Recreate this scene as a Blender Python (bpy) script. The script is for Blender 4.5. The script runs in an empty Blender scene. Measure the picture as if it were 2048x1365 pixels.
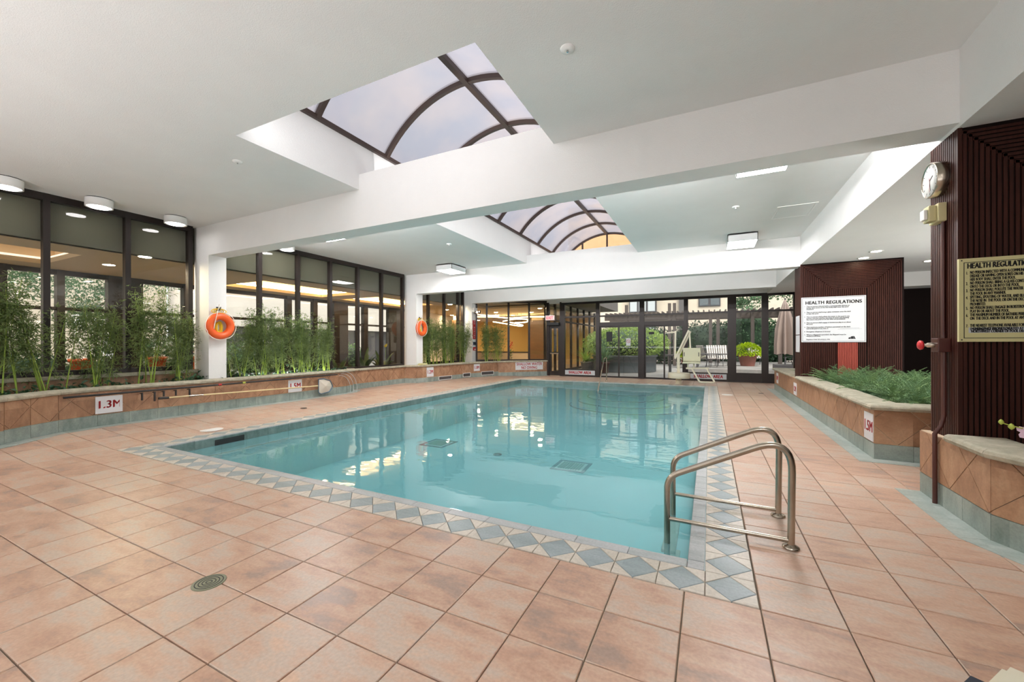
import bpy, bmesh, math, random
from mathutils import Vector, Matrix

sc = bpy.context.scene
COL = sc.collection
rnd = random.Random(7)
PI = math.pi

# ------------------------------------------------------------------ camera
F_PX, CY, YAW, ROLL = 802.94, 688.8, 0.4563, -0.002
CAM = Vector((0.538, -2.271, 1.512))
FW = Vector((-math.sin(YAW), math.cos(YAW), 0))
RT0 = Vector((math.cos(YAW), math.sin(YAW), 0))
UP0 = Vector((0, 0, 1))
RT = RT0 * math.cos(ROLL) + UP0 * math.sin(ROLL)
UP = -RT0 * math.sin(ROLL) + UP0 * math.cos(ROLL)
cd = bpy.data.cameras.new('camera')
cam = bpy.data.objects.new('camera', cd)
COL.objects.link(cam)
m = Matrix.Identity(4)
for r in range(3):
    m[r][0], m[r][1], m[r][2], m[r][3] = RT[r], UP[r], -FW[r], CAM[r]
cam.matrix_world = m
cd.sensor_width = 36
cd.lens = 36 * F_PX / 2048
cd.shift_y = (CY - 682.5) / 2048
cd.clip_end = 300
cd.clip_start = 0.02
sc.camera = cam

# ------------------------------------------------------------------ world, exposure
wd = bpy.data.worlds.new('world')
sc.world = wd
wd.use_nodes = True
wn, wl = wd.node_tree.nodes, wd.node_tree.links
bg = wn['Background']
tc = wn.new('ShaderNodeTexCoord'); sx = wn.new('ShaderNodeSeparateXYZ'); rp = wn.new('ShaderNodeValToRGB')
wl.new(tc.outputs['Generated'], sx.inputs[0]); wl.new(sx.outputs['Z'], rp.inputs[0]); wl.new(rp.outputs[0], bg.inputs[0])
rp.color_ramp.elements[0].position = 0.0
rp.color_ramp.elements[0].color = (0.80, 0.84, 0.90, 1)
rp.color_ramp.elements[1].position = 0.6
rp.color_ramp.elements[1].color = (0.88, 0.93, 1.0, 1)
SKY = 1.9
bg.inputs[1].default_value = SKY
sd = bpy.data.lights.new('sun', 'SUN')
sd.energy = 3.2
sd.angle = 0.5
sd.color = (1.0, 0.96, 0.9)
sun = bpy.data.objects.new('sun', sd)
COL.objects.link(sun)
sun.rotation_euler = (math.radians(38), 0, math.radians(35))
LAMP = 42.0      # emission of the white ceiling lights
def area_light(name, loc, target, sx_, sy_, energy, col=(1, 0.98, 0.95)):
    d = bpy.data.lights.new(name, 'AREA')
    d.shape = 'RECTANGLE'; d.size = sx_; d.size_y = sy_; d.energy = energy; d.color = col
    o = bpy.data.objects.new(name, d)
    COL.objects.link(o)
    o.location = loc
    o.rotation_euler = (Vector(target) - Vector(loc)).to_track_quat('-Z', 'Y').to_euler()
    return o
area_light('bounce_fill_near', (-3.2, -4.4, 1.2), (-3.2, -4.3, 4.1), 10.0, 3.0, 285, (0.97, 0.97, 1.0))  # unseen fill added behind the camera to lift the near ceiling
# thin strips of added fill light, kept out of view
def strip_light(name, loc, rot, sx_, sy_, energy, col=(1, 0.97, 0.98)):
    o = area_light(name, loc, (loc[0], loc[1], loc[2] + 1), sx_, sy_, energy, col)
    o.rotation_euler = rot
    return o
# added fill strips, unseen behind the beams and the skylight edge, to brighten the ceiling
strip_light('fill_strip_near_beam', (-3.3, 3.07, 3.945), (math.radians(118), 0, 0), 11.2, 0.07, 150)
strip_light('fill_strip_near_beam_left', (-7.0, 3.08, 3.945), (math.radians(118), 0, 0), 4.2, 0.07, 140)
strip_light('fill_strip_near_beam_right', (0.6, 3.08, 3.945), (math.radians(118), 0, 0), 3.6, 0.07, 135)
strip_light('fill_strip_far_beam', (-3.3, 10.02, 3.90), (math.radians(110), 0, 0), 11.2, 0.08, 120)
strip_light('fill_strip_skylight', (-3.02, 0.74, 4.45), (math.radians(80), 0, 0), 3.0, 0.12, 20)
strip_light('fill_strip_planter', (-9.40, 4.9, 0.66), (PI, -0.3, 0), 0.06, 2.6, 34)  # added fill hidden behind the planter cap, no real uplight there
area_light('corridor_fill', (7.7, 6.6, 1.55), (0.0, 6.9, 4.2), 1.3, 4.6, 330)  # added fill out of view, brightens the soffit and middle ceiling
vs = sc.view_settings
sc.display_settings.display_device = 'sRGB'
vs.view_transform = 'Standard'
vs.look = 'None'
vs.exposure = 0.37
vs.gamma = 1.0
vs.use_curve_mapping = False
sc.cycles.max_bounces = 10
sc.cycles.diffuse_bounces = 5
sc.cycles.transparent_max_bounces = 16
sc.cycles.caustics_reflective = False
sc.cycles.caustics_refractive = False
sc.cycles.sample_clamp_indirect = 6.0
sc.cycles.use_denoising = True

# ------------------------------------------------------------------ helpers
def ray(px, py):
    return FW + RT * ((px - 1024) / F_PX) - UP * ((py - CY) / F_PX)
def on(px, py, ax, c):
    d = ray(px, py)
    return CAM + d * ((c - CAM[ax]) / d[ax])
def depth_of(p):
    return (Vector(p) - CAM).dot(FW)
def proj(p):
    d = Vector(p) - CAM
    z = d.dot(FW)
    return (1024 + F_PX * d.dot(RT) / z, CY - F_PX * d.dot(UP) / z, z)

def lin(c):
    c /= 255.0
    return c / 12.92 if c <= 0.04045 else ((c + 0.055) / 1.055) ** 2.4
def rgb(r, g, b):
    return (lin(r), lin(g), lin(b), 1)

def mat(name, col, rough=0.5, metal=0.0, var=0.0, vscale=6.0, bump=0.0, bscale=80.0, spec=0.5, emit=None, estr=0.0, col2=None, stretch=None, trans=0.0):
    m = bpy.data.materials.new(name)
    m.use_nodes = True
    n, l = m.node_tree.nodes, m.node_tree.links
    p = n['Principled BSDF']
    p.inputs['Base Color'].default_value = col
    p.inputs['Roughness'].default_value = rough
    p.inputs['Metallic'].default_value = metal
    p.inputs['Specular IOR Level'].default_value = spec
    if emit:
        p.inputs['Emission Color'].default_value = emit
        p.inputs['Emission Strength'].default_value = estr
    geo = None
    if var or bump or col2:
        geo = n.new('ShaderNodeNewGeometry')
        src = geo.outputs['Position']
        if stretch:
            mp = n.new('ShaderNodeVectorMath'); mp.operation = 'MULTIPLY'; mp.inputs[1].default_value = stretch
            l.new(src, mp.inputs[0]); src = mp.outputs[0]
    if var or col2:
        t = n.new('ShaderNodeTexNoise')
        t.inputs['Scale'].default_value = vscale
        t.inputs['Detail'].default_value = 6
        t.inputs['Roughness'].default_value = 0.65
        l.new(src, t.inputs['Vector'])
        r = n.new('ShaderNodeValToRGB')
        r.color_ramp.elements[0].position = 0.32
        r.color_ramp.elements[1].position = 0.68
        if col2:
            r.color_ramp.elements[0].color = col2
            r.color_ramp.elements[1].color = col
        else:
            r.color_ramp.elements[0].color = tuple(max(0, c * (1 - var)) for c in col[:3]) + (1,)
            r.color_ramp.elements[1].color = tuple(min(1, c * (1 + var)) for c in col[:3]) + (1,)
        l.new(t.outputs['Fac'], r.inputs[0])
        l.new(r.outputs[0], p.inputs['Base Color'])
    if bump:
        t2 = n.new('ShaderNodeTexNoise')
        t2.inputs['Scale'].default_value = bscale
        t2.inputs['Detail'].default_value = 3
        l.new(src, t2.inputs['Vector'])
        b = n.new('ShaderNodeBump')
        b.inputs['Strength'].default_value = bump
        b.inputs['Distance'].default_value = 0.01
        l.new(t2.outputs['Fac'], b.inputs['Height'])
        l.new(b.outputs[0], p.inputs['Normal'])
    if trans:
        tr = n.new('ShaderNodeBsdfTranslucent'); mx = n.new('ShaderNodeMixShader')
        tr.inputs[0].default_value = col
        mx.inputs[0].default_value = trans
        o = n['Material Output']
        l.new(p.outputs[0], mx.inputs[1]); l.new(tr.outputs[0], mx.inputs[2]); l.new(mx.outputs[0], o.inputs[0])
    return m

def tile_mat(name, cols, size, rough=0.35, streak=(2.0, 9.0, 4.0), bump=0.08, off=(0.0, 0.0, 0.0)):
    """stone-look tile: each cell of the laying grid takes its own tone, with cloudy streaks inside"""
    m = bpy.data.materials.new(name)
    m.use_nodes = True
    n, l = m.node_tree.nodes, m.node_tree.links
    p = n['Principled BSDF']
    g = n.new('ShaderNodeNewGeometry')
    oi = n.new('ShaderNodeObjectInfo')
    a = n.new('ShaderNodeVectorMath'); a.operation = 'ADD'; a.inputs[1].default_value = off
    d = n.new('ShaderNodeVectorMath'); d.operation = 'DIVIDE'; d.inputs[1].default_value = size
    fl = n.new('ShaderNodeVectorMath'); fl.operation = 'FLOOR'
    w = n.new('ShaderNodeTexWhiteNoise'); w.noise_dimensions = '3D'
    l.new(g.outputs['Position'], a.inputs[0]); l.new(a.outputs[0], d.inputs[0]); l.new(d.outputs[0], fl.inputs[0]); l.new(fl.outputs[0], w.inputs['Vector'])
    sm = n.new('ShaderNodeVectorMath'); sm.operation = 'MULTIPLY'; sm.inputs[1].default_value = streak
    ad = n.new('ShaderNodeVectorMath'); ad.operation = 'ADD'
    sc3 = n.new('ShaderNodeVectorMath'); sc3.operation = 'SCALE'; sc3.inputs['Scale'].default_value = 40
    l.new(w.outputs['Color'], sc3.inputs[0])
    l.new(g.outputs['Position'], sm.inputs[0]); l.new(sm.outputs[0], ad.inputs[0]); l.new(sc3.outputs[0], ad.inputs[1])
    t = n.new('ShaderNodeTexNoise'); t.inputs['Scale'].default_value = 1.0; t.inputs['Detail'].default_value = 7; t.inputs['Roughness'].default_value = 0.62
    l.new(ad.outputs[0], t.inputs['Vector'])
    ma = n.new('ShaderNodeMath'); ma.operation = 'MULTIPLY_ADD'; ma.inputs[1].default_value = 0.38; 
    l.new(w.outputs['Value'], ma.inputs[0])
    ms = n.new('ShaderNodeMath'); ms.operation = 'MULTIPLY_ADD'; ms.inputs[1].default_value = 1.75; ms.inputs[2].default_value = -0.57
    l.new(t.outputs['Fac'], ms.inputs[0]); l.new(ms.outputs[0], ma.inputs[2])
    r = n.new('ShaderNodeValToRGB')
    els = r.color_ramp.elements
    k = len(cols)
    for i, c in enumerate(cols):
        pos = 0.1 + 0.8 * i / (k - 1)
        if i < 2:
            els[i].position = pos; els[i].color = c
        else:
            e = els.new(pos); e.color = c
    l.new(ma.outputs[0], r.inputs[0])
    # fine grain
    f = n.new('ShaderNodeTexNoise'); f.inputs['Scale'].default_value = 55; f.inputs['Detail'].default_value = 5
    l.new(g.outputs['Position'], f.inputs['Vector'])
    mr = n.new('ShaderNodeMapRange'); mr.inputs['From Min'].default_value = 0.3; mr.inputs['From Max'].default_value = 0.7
    mr.inputs['To Min'].default_value = 0.9; mr.inputs['To Max'].default_value = 1.08
    l.new(f.outputs['Fac'], mr.inputs['Value'])
    mu = n.new('ShaderNodeVectorMath'); mu.operation = 'SCALE'
    l.new(r.outputs[0], mu.inputs[0]); l.new(mr.outputs[0], mu.inputs['Scale'])
    l.new(mu.outputs[0], p.inputs['Base Color'])
    b = n.new('ShaderNodeBump'); b.inputs['Strength'].default_value = bump; b.inputs['Distance'].default_value = 0.01
    l.new(t.outputs['Fac'], b.inputs['Height']); l.new(b.outputs[0], p.inputs['Normal'])
    rr = n.new('ShaderNodeMapRange'); rr.inputs['To Min'].default_value = rough - 0.08; rr.inputs['To Max'].default_value = rough + 0.15
    l.new(t.outputs['Fac'], rr.inputs['Value']); l.new(rr.outputs[0], p.inputs['Roughness'])
    return m

def glass_mat(name, tint=(0.86, 0.86, 0.83, 1), refl=1.0, ior=1.5):
    m = bpy.data.materials.new(name)
    m.use_nodes = True
    n, l = m.node_tree.nodes, m.node_tree.links
    n.remove(n['Principled BSDF'])
    fr = n.new('ShaderNodeFresnel'); fr.inputs['IOR'].default_value = ior
    mu = n.new('ShaderNodeMath'); mu.operation = 'MULTIPLY'; mu.inputs[1].default_value = refl
    tr = n.new('ShaderNodeBsdfTransparent'); tr.inputs[0].default_value = tint
    gl = n.new('ShaderNodeBsdfGlossy'); gl.inputs['Roughness'].default_value = 0.0
    gl.inputs[0].default_value = (1, 1, 1, 1)
    mx = n.new('ShaderNodeMixShader')
    ge = n.new('ShaderNodeNewGeometry'); sb = n.new('ShaderNodeMath'); sb.operation = 'SUBTRACT'; sb.inputs[0].default_value = refl
    l.new(ge.outputs['Backfacing'], sb.inputs[1]); sb.use_clamp = True
    l.new(sb.outputs[0], mu.inputs[1])
    l.new(fr.outputs[0], mu.inputs[0]); l.new(mu.outputs[0], mx.inputs[0]); l.new(tr.outputs[0], mx.inputs[1]); l.new(gl.outputs[0], mx.inputs[2])
    l.new(mx.outputs[0], n['Material Output'].inputs[0])
    return m

class MB:
    """collects shapes in world coordinates and links them as ONE mesh object"""
    def __init__(s):
        s.v = []; s.f = []; s.sm = []
    def add(s, vs, fs, smooth=False):
        o = len(s.v)
        s.v += [Vector(p) for p in vs]
        s.f += [tuple(i + o for i in f) for f in fs]
        s.sm += [smooth] * len(fs)
        return s
    def box(s, x0, x1, y0, y1, z0, z1):
        if x0 > x1: x0, x1 = x1, x0
        if y0 > y1: y0, y1 = y1, y0
        if z0 > z1: z0, z1 = z1, z0
        return s.add([(x0, y0, z0), (x1, y0, z0), (x1, y1, z0), (x0, y1, z0), (x0, y0, z1), (x1, y0, z1), (x1, y1, z1), (x0, y1, z1)],
                     [(0, 3, 2, 1), (4, 5, 6, 7), (0, 1, 5, 4), (1, 2, 6, 5), (2, 3, 7, 6), (3, 0, 4, 7)])
    def cbox(s, x0, x1, y0, y1, z0, z1, c=0.01):
        """box with chamfered edges"""
        bm = bmesh.new()
        bmesh.ops.create_cube(bm, size=1)
        for v in bm.verts:
            v.co = Vector(((x0 + x1) / 2 + v.co.x * (x1 - x0), (y0 + y1) / 2 + v.co.y * (y1 - y0), (z0 + z1) / 2 + v.co.z * (z1 - z0)))
        bmesh.ops.bevel(bm, geom=bm.edges[:], offset=c, segments=2, affect='EDGES', profile=0.6)
        s.from_bm(bm)
        return s
    def from_bm(s, bm, smooth=False):
        bm.verts.index_update()
        s.add([v.co.copy() for v in bm.verts], [[v.index for v in f.verts] for f in bm.faces], smooth)
        bm.free()
    def prism(s, poly, z0, z1, zf0=None):
        """poly: list of (x, y) counter-clockwise"""
        n = len(poly)
        a = sum(poly[i][0] * poly[(i + 1) % n][1] - poly[(i + 1) % n][0] * poly[i][1] for i in range(n))
        if a < 0: poly = poly[::-1]
        vs = [(x, y, z0) for x, y in poly] + [(x, y, z1) for x, y in poly]
        fs = [tuple(range(n - 1, -1, -1)), tuple(range(n, 2 * n))] + [(i, (i + 1) % n, n + (i + 1) % n, n + i) for i in range(n)]
        return s.add(vs, fs)
    def slab(s, pts, nrm, th):
        """polygon in 3D pushed along -nrm by th: front at pts"""
        n = len(pts)
        pts = [Vector(p) for p in pts]
        nrm = Vector(nrm).normalized()
        k = Vector((0, 0, 0))
        for i in range(n):
            k += pts[i].cross(pts[(i + 1) % n])
        if k.dot(nrm) < 0: pts = pts[::-1]
        vs = pts + [p - nrm * th for p in pts]
        fs = [tuple(range(n)), tuple(range(2 * n - 1, n - 1, -1))] + [((i + 1) % n, i, n + i, n + (i + 1) % n) for i in range(n)]
        return s.add(vs, fs)
    def beam(s, p0, p1, w, h, up=(0, 0, 1)):
        p0, p1 = Vector(p0), Vector(p1)
        d = (p1 - p0).normalized()
        u = Vector(up)
        r = d.cross(u)
        if r.length < 1e-5: r = d.cross(Vector((0, 1, 0)))
        r.normalize(); u = r.cross(d).normalized()
        vs = []
        for p in (p0, p1):
            for a, b in ((-1, -1), (1, -1), (1, 1), (-1, 1)):
                vs.append(p + r * (a * w / 2) + u * (b * h / 2))
        return s.add(vs, [(0, 1, 2, 3), (7, 6, 5, 4), (0, 4, 5, 1), (1, 5, 6, 2), (2, 6, 7, 3), (3, 7, 4, 0)])
    def tube(s, path, rad, n=8, closed=False, cap=True):
        path = [Vector(p) for p in path]
        N = len(path)
        rads = rad if isinstance(rad, (list, tuple)) else [rad] * N
        prev = None
        vs = []
        for i, p in enumerate(path):
            if closed: t = path[(i + 1) % N] - path[i - 1]
            else: t = path[min(i + 1, N - 1)] - path[max(i - 1, 0)]
            t.normalize()
            if prev is None:
                a = t.cross(Vector((0, 0, 1)))
                if a.length < 0.05: a = t.cross(Vector((0, 1, 0)))
            else:
                a = prev - t * prev.dot(t)
            a.normalize(); prev = a
            b = t.cross(a)
            for k in range(n):
                q = 2 * PI * k / n
                vs.append(p + (a * math.cos(q) + b * math.sin(q)) * rads[i])
        fs = []
        for i in range(N if closed else N - 1):
            j = (i + 1) % N
            for k in range(n):
                k2 = (k + 1) % n
                fs.append((i * n + k, i * n + k2, j * n + k2, j * n + k))
        s.add(vs, fs, True)
        if not closed and cap:
            s.add(vs[:n], [tuple(range(n))[::-1]]); s.add(vs[-n:], [tuple(range(n))])
        return s
    def lathe(s, prof, c=(0, 0, 0), n=24, axis='z', smooth=True):
        """prof: list of (radius, height)"""
        vs = []
        for r, h in prof:
            for k in range(n):
                q = 2 * PI * k / n
                x, y, z = r * math.cos(q), r * math.sin(q), h
                if axis == 'x': x, y, z = z, x, y
                elif axis == 'y': x, y, z = y, z, x
                vs.append((c[0] + x, c[1] + y, c[2] + z))
        fs = []
        for i in range(len(prof) - 1):
            for k in range(n):
                k2 = (k + 1) % n
                fs.append((i * n + k, i * n + k2, (i + 1) * n + k2, (i + 1) * n + k))
        s.add(vs, fs, smooth)
        s.add(vs[:n], [tuple(range(n))[::-1]]); s.add(vs[-n:], [tuple(range(n))])
        return s
    def leaf(s, p, d, nrm, L, w):
        """small pointed leaf of two folded halves"""
        p = Vector(p); d = Vector(d).normalized(); sd = d.cross(Vector(nrm))
        if sd.length < 1e-4: sd = d.cross(Vector((1, 0, 0.3)))
        sd.normalize(); up = sd.cross(d)
        mid = p + d * (L * 0.45)
        return s.add([p, mid + sd * w * 0.5 + up * w * 0.18, p + d * L - up * L * 0.08, mid - sd * w * 0.5 + up * w * 0.18], [(0, 1, 2), (0, 2, 3)])
    def mesh(s, name, off=(0, 0, 0)):
        o = Vector(off)
        me = bpy.data.meshes.new(name)
        me.from_pydata([v - o for v in s.v], [], s.f)
        me.polygons.foreach_set('use_smooth', s.sm)
        me.update()
        return me
    def build(s, name, m, parent=None, origin=None):
        off = Vector((0, 0, 0))
        q = parent
        while q is not None:
            off += q.location; q = q.parent
        me = s.mesh(name, off + (Vector(origin) if origin is not None else Vector((0, 0, 0))))
        if m: me.materials.append(m)
        ob = bpy.data.objects.new(name, me)
        COL.objects.link(ob)
        if origin is not None: ob.location = origin
        if parent: ob.parent = parent
        return ob

def tag(o, label=None, cat=None, group=None, kind=None):
    if label: o['label'] = label
    if cat: o['category'] = cat
    if group: o['group'] = group
    if kind: o['kind'] = kind
    return o
def thing(name, label, cat, loc=(0, 0, 0), group=None, kind=None):
    o = bpy.data.objects.new(name, None)
    o.empty_display_size = 0.1
    o.location = loc
    COL.objects.link(o)
    return tag(o, label, cat, group, kind)
def struct(name, loc=(0, 0, 0)):
    o = bpy.data.objects.new(name, None)
    o.empty_display_size = 0.1
    o.location = loc
    COL.objects.link(o)
    o['kind'] = 'structure'
    return o
def inst(name, me, loc, rot=(0, 0, 0), scale=(1, 1, 1), parent=None):
    o = bpy.data.objects.new(name, me)
    COL.objects.link(o)
    o.location = loc; o.rotation_euler = rot; o.scale = scale
    if parent: o.parent = parent
    return o
def dup(root, loc, rotz=0.0, scale=1.0, label=None, group=None):
    r = root.copy(); COL.objects.link(r)
    r.location = loc; r.rotation_euler = (0, 0, rotz)
    r.scale = (scale, scale, scale) if not isinstance(scale, tuple) else scale
    if label: r['label'] = label
    if group: r['group'] = group
    for ch in list(root.children):
        c = ch.copy(); COL.objects.link(c); c.parent = r
        for g in list(ch.children):
            d = g.copy(); COL.objects.link(d); d.parent = c
    return r
def text(name, body, size, m, parent, loc, rot, sx=1.0, align='CENTER', bold=0.0, line=1.0, ext=0.0015):
    cu = bpy.data.curves.new(name, 'FONT')
    cu.body = body
    cu.size = size
    cu.align_x = align
    cu.align_y = 'CENTER'
    cu.extrude = ext
    cu.space_line = line
    cu.space_character = 1.0 + (0.06 if bold > 0.003 else 0.0)
    cu.resolution_u = 3
    cu.materials.append(m)
    o = bpy.data.objects.new(name, cu)
    COL.objects.link(o)
    off = Vector((0, 0, 0)); q = parent
    while q is not None:
        off += q.location; q = q.parent
    me = bpy.data.meshes.new_from_object(o)
    bpy.data.objects.remove(o); bpy.data.curves.remove(cu)
    if bold:
        bm = bmesh.new(); bm.from_mesh(me)
        src = bm.verts[:] + bm.edges[:] + bm.faces[:]
        for k, dx in enumerate((-bold, bold)):
            r = bmesh.ops.duplicate(bm, geom=src)
            bmesh.ops.translate(bm, vec=(dx / max(sx, 0.3), bold * 0.5 * (1 if k else -1), 0.0001), verts=[v for v in r['geom'] if isinstance(v, bmesh.types.BMVert)])
        bm.to_mesh(me); bm.free()
    me.name = name
    o = bpy.data.objects.new(name, me)
    COL.objects.link(o)
    o.parent = parent
    o.location = Vector(loc) - off
    o.rotation_euler = rot
    o.scale = (sx, 1, 1)
    return o
R_FRONT = (PI / 2, 0, 0)            # faces -Y
R_EAST = (PI / 2, 0, PI / 2)        # faces +X
R_WEST = (PI / 2, 0, -PI / 2)       # faces -X

def clip_poly(poly, axis, val, keep_less):
    out = []
    n = len(poly)
    for i in range(n):
        a, b = poly[i], poly[(i + 1) % n]
        ia = a[axis] <= val + 1e-9 if keep_less else a[axis] >= val - 1e-9
        ib = b[axis] <= val + 1e-9 if keep_less else b[axis] >= val - 1e-9
        if ia: out.append(a)
        if ia != ib:
            t = (val - a[axis]) / (b[axis] - a[axis])
            out.append((a[0] + (b[0] - a[0]) * t, a[1] + (b[1] - a[1]) * t))
    return out
def clip_rect(poly, x0, x1, y0, y1):
    for ax, v, less in ((0, x0, False), (0, x1, True), (1, y0, False), (1, y1, True)):
        poly = clip_poly(poly, ax, v, less)
        if len(poly) < 3: return []
    return poly
def area(p):
    return abs(sum(p[i][0] * p[(i + 1) % len(p)][1] - p[(i + 1) % len(p)][0] * p[i][1] for i in range(len(p)))) / 2
def shrink(poly, g):
    """inset a convex polygon by g towards its centroid (joint)"""
    cx = sum(p[0] for p in poly) / len(poly); cy = sum(p[1] for p in poly) / len(poly)
    out = []
    for x, y in poly:
        d = math.hypot(x - cx, y - cy)
        k = max(0.2, 1 - g * 1.3 / max(d, 1e-6))
        out.append((cx + (x - cx) * k, cy + (y - cy) * k))
    return out

# ------------------------------------------------------------------ materials
M = {}
M['plaster'] = mat('white stucco plaster', rgb(232, 232, 230), 0.85, bump=0.35, bscale=110, var=0.02, vscale=1.2)
M['paint'] = mat('white paint', rgb(238, 238, 236), 0.5)
M['shaft'] = mat('smooth white plaster', rgb(240, 240, 240), 0.8)
M['bronze'] = mat('dark bronze aluminium', rgb(34, 25, 21), 0.42, 0.2, var=0.12, vscale=3)
M['bronze2'] = mat('bronze skylight bars', rgb(68, 54, 48), 0.45, 0.2)
M['glass'] = glass_mat('clear grey window glass', (0.90, 0.90, 0.87, 1))
M['amberglass'] = glass_mat('bronze tinted glass', (0.86, 0.70, 0.55, 1))
M['terra'] = tile_mat('terracotta stone-look tile', [rgb(160, 136, 122), rgb(184, 148, 126), rgb(194, 162, 140), rgb(190, 172, 156), rgb(202, 170, 146)], (0.4, 0.4, 5), 0.33, (3.2, 7.0, 4.0))
M['grout'] = mat('grey brown grout', rgb(112, 100, 84), 0.9, var=0.25, vscale=3)
M['cream'] = tile_mat('cream border tile', [rgb(186, 178, 164), rgb(200, 192, 178), rgb(208, 200, 188)], (0.1425, 0.1425, 5), 0.33)
M['slate'] = tile_mat('blue grey border tile', [rgb(128, 142, 143), rgb(146, 158, 160), rgb(158, 168, 172)], (0.285, 0.285, 5), 0.33)
M['coping'] = tile_mat('grey coping tile', [rgb(150, 156, 156), rgb(172, 176, 176), rgb(186, 188, 190)], (0.4, 0.4, 5), 0.35)
M['water_tile'] = tile_mat('grey green waterline tile', [rgb(92, 112, 108), rgb(112, 132, 128), rgb(132, 150, 146)], (0.4, 0.4, 0.14), 0.3)
M['green'] = tile_mat('green grey stone-look tile', [rgb(116, 130, 123), rgb(138, 150, 143), rgb(158, 168, 160)], (0.4, 0.4, 5), 0.38)
M['edge'] = tile_mat('pale green floor edge tile', [rgb(146, 160, 154), rgb(166, 178, 172), rgb(184, 192, 186)], (0.4, 0.4, 5), 0.35)
M['clad'] = tile_mat('tan terracotta cladding tile', [rgb(132, 98, 72), rgb(152, 114, 86), rgb(168, 130, 100), rgb(178, 144, 114)], (0.57, 0.57, 0.57), 0.45)
M['joint'] = mat('pale joint mortar', rgb(206, 184, 156), 0.9)
M['stone'] = mat('grey sandstone cap', rgb(186, 180, 160), 0.8, col2=rgb(148, 144, 126), vscale=9, bump=0.6, bscale=28)
M['soil'] = mat('dark soil', rgb(52, 42, 34), 0.95, var=0.4, vscale=30, bump=0.8, bscale=60)
M['wood'] = mat('dark red brown ribbed timber', rgb(58, 29, 22), 0.45, spec=0.22, var=0.3, vscale=5, stretch=(6, 6, 0.6))
M['woodback'] = mat('dark timber backing', rgb(22, 13, 11), 0.8, spec=0.15)
M['redwood'] = mat('red painted ribbed timber', rgb(150, 62, 48), 0.5)
M['steel'] = mat('brushed stainless steel', rgb(176, 166, 152), 0.24, 1.0, var=0.1, vscale=8)
M['chrome'] = mat('chrome', rgb(190, 190, 190), 0.12, 1.0)
M['black'] = mat('black plastic', rgb(26, 26, 27), 0.5)
M['white'] = mat('white plastic', rgb(232, 232, 228), 0.45)
M['signwhite'] = mat('white sign board', rgb(216, 219, 222), 0.45)
M['signcream'] = mat('cream yellow sign board', rgb(206, 200, 148), 0.45)
M['ink'] = mat('black sign ink', rgb(24, 24, 26), 0.6)
M['redink'] = mat('dark red sign ink', rgb(170, 28, 34), 0.6)
M['orange'] = mat('orange life ring', rgb(226, 92, 32), 0.38)
M['yellowrope'] = mat('yellow rope', rgb(226, 196, 40), 0.7)
M['whiterope'] = mat('white rope', rgb(236, 226, 214), 0.8)
M['lamp'] = mat('white light diffuser', rgb(255, 255, 255), 0.5, emit=(1, 0.965, 0.965, 1), estr=LAMP)
M['housing'] = mat('light grey white lamp housing', rgb(206, 208, 208), 0.5)
M['lampcyl'] = mat('cylinder light diffuser', rgb(255, 255, 255), 0.5, emit=(1, 0.965, 0.965, 1), estr=16)
M['lampwarm'] = mat('warm light diffuser', rgb(255, 240, 215), 0.5, emit=(1, 0.84, 0.58, 1), estr=40)
M['cove'] = mat('warm cove light', rgb(255, 240, 215), 0.5, emit=(1, 0.84, 0.62, 1), estr=14.0)
M['covedim'] = mat('dim cove light', rgb(255, 240, 225), 0.5, emit=(1, 0.88, 0.78, 1), estr=0.9)
M['lamplobby'] = mat('lobby downlight diffuser', rgb(255, 240, 215), 0.5, emit=(1, 0.84, 0.60, 1), estr=420)
M['bamboocane'] = mat('green bamboo cane', rgb(134, 158, 58), 0.45, var=0.2, vscale=9)
M['bamboo'] = mat('bamboo leaves', rgb(132, 152, 90), 0.5, col2=rgb(62, 84, 44), vscale=3.5, trans=0.3)
M['fern'] = mat('fern green', rgb(142, 172, 112), 0.55, col2=rgb(70, 118, 92), vscale=4, trans=0.25)
M['ivy'] = mat('dark ground cover leaves', rgb(58, 96, 60), 0.45, col2=rgb(32, 62, 42), vscale=8)
M['strap'] = mat('dark strap leaves', rgb(88, 112, 60), 0.4, col2=rgb(44, 66, 36), vscale=4, trans=0.2)
M['tree'] = mat('tree leaves', rgb(122, 156, 118), 0.55, col2=rgb(70, 106, 74), vscale=1.6, trans=0.3)
M['hedge'] = mat('clipped hedge leaves', rgb(170, 196, 96), 0.55, col2=rgb(92, 124, 58), vscale=2.5, trans=0.25)
M['bush'] = mat('dark shrub leaves', rgb(60, 92, 62), 0.55, col2=rgb(32, 54, 38), vscale=2.0, trans=0.15)
M['lime'] = mat('lime green leaves', rgb(186, 206, 44), 0.5, col2=rgb(150, 178, 30), vscale=4, trans=0.3)
M['bark'] = mat('grey bark', rgb(112, 100, 92), 0.9, var=0.3, vscale=4, bump=0.6, bscale=18)
M['brick'] = mat('pale buff brick', rgb(222, 208, 190), 0.85, var=0.06, vscale=2)
M['palewall'] = mat('pale rendered wall', rgb(226, 212, 196), 0.85, var=0.05, vscale=1)
M['pave'] = mat('grey paving', rgb(146, 142, 140), 0.8, var=0.18, vscale=2.2)
M['greypanel'] = mat('grey fascia panel', rgb(104, 100, 100), 0.7, var=0.06, vscale=2)
M['pergola'] = mat('grey brown pergola timber', rgb(92, 82, 78), 0.75)
M['winglass'] = mat('dark window glass', rgb(92, 100, 104), 0.08, 0.0, spec=0.8)
M['winblind'] = mat('pale window blind', rgb(196, 202, 206), 0.4)
M['winframe'] = mat('grey window frame', rgb(78, 76, 80), 0.5)
M['lobbyceil'] = mat('warm beige ceiling', rgb(222, 200, 162), 0.8)
M['lobbyband'] = mat('olive grey bulkhead', rgb(104, 103, 90), 0.85)
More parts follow.
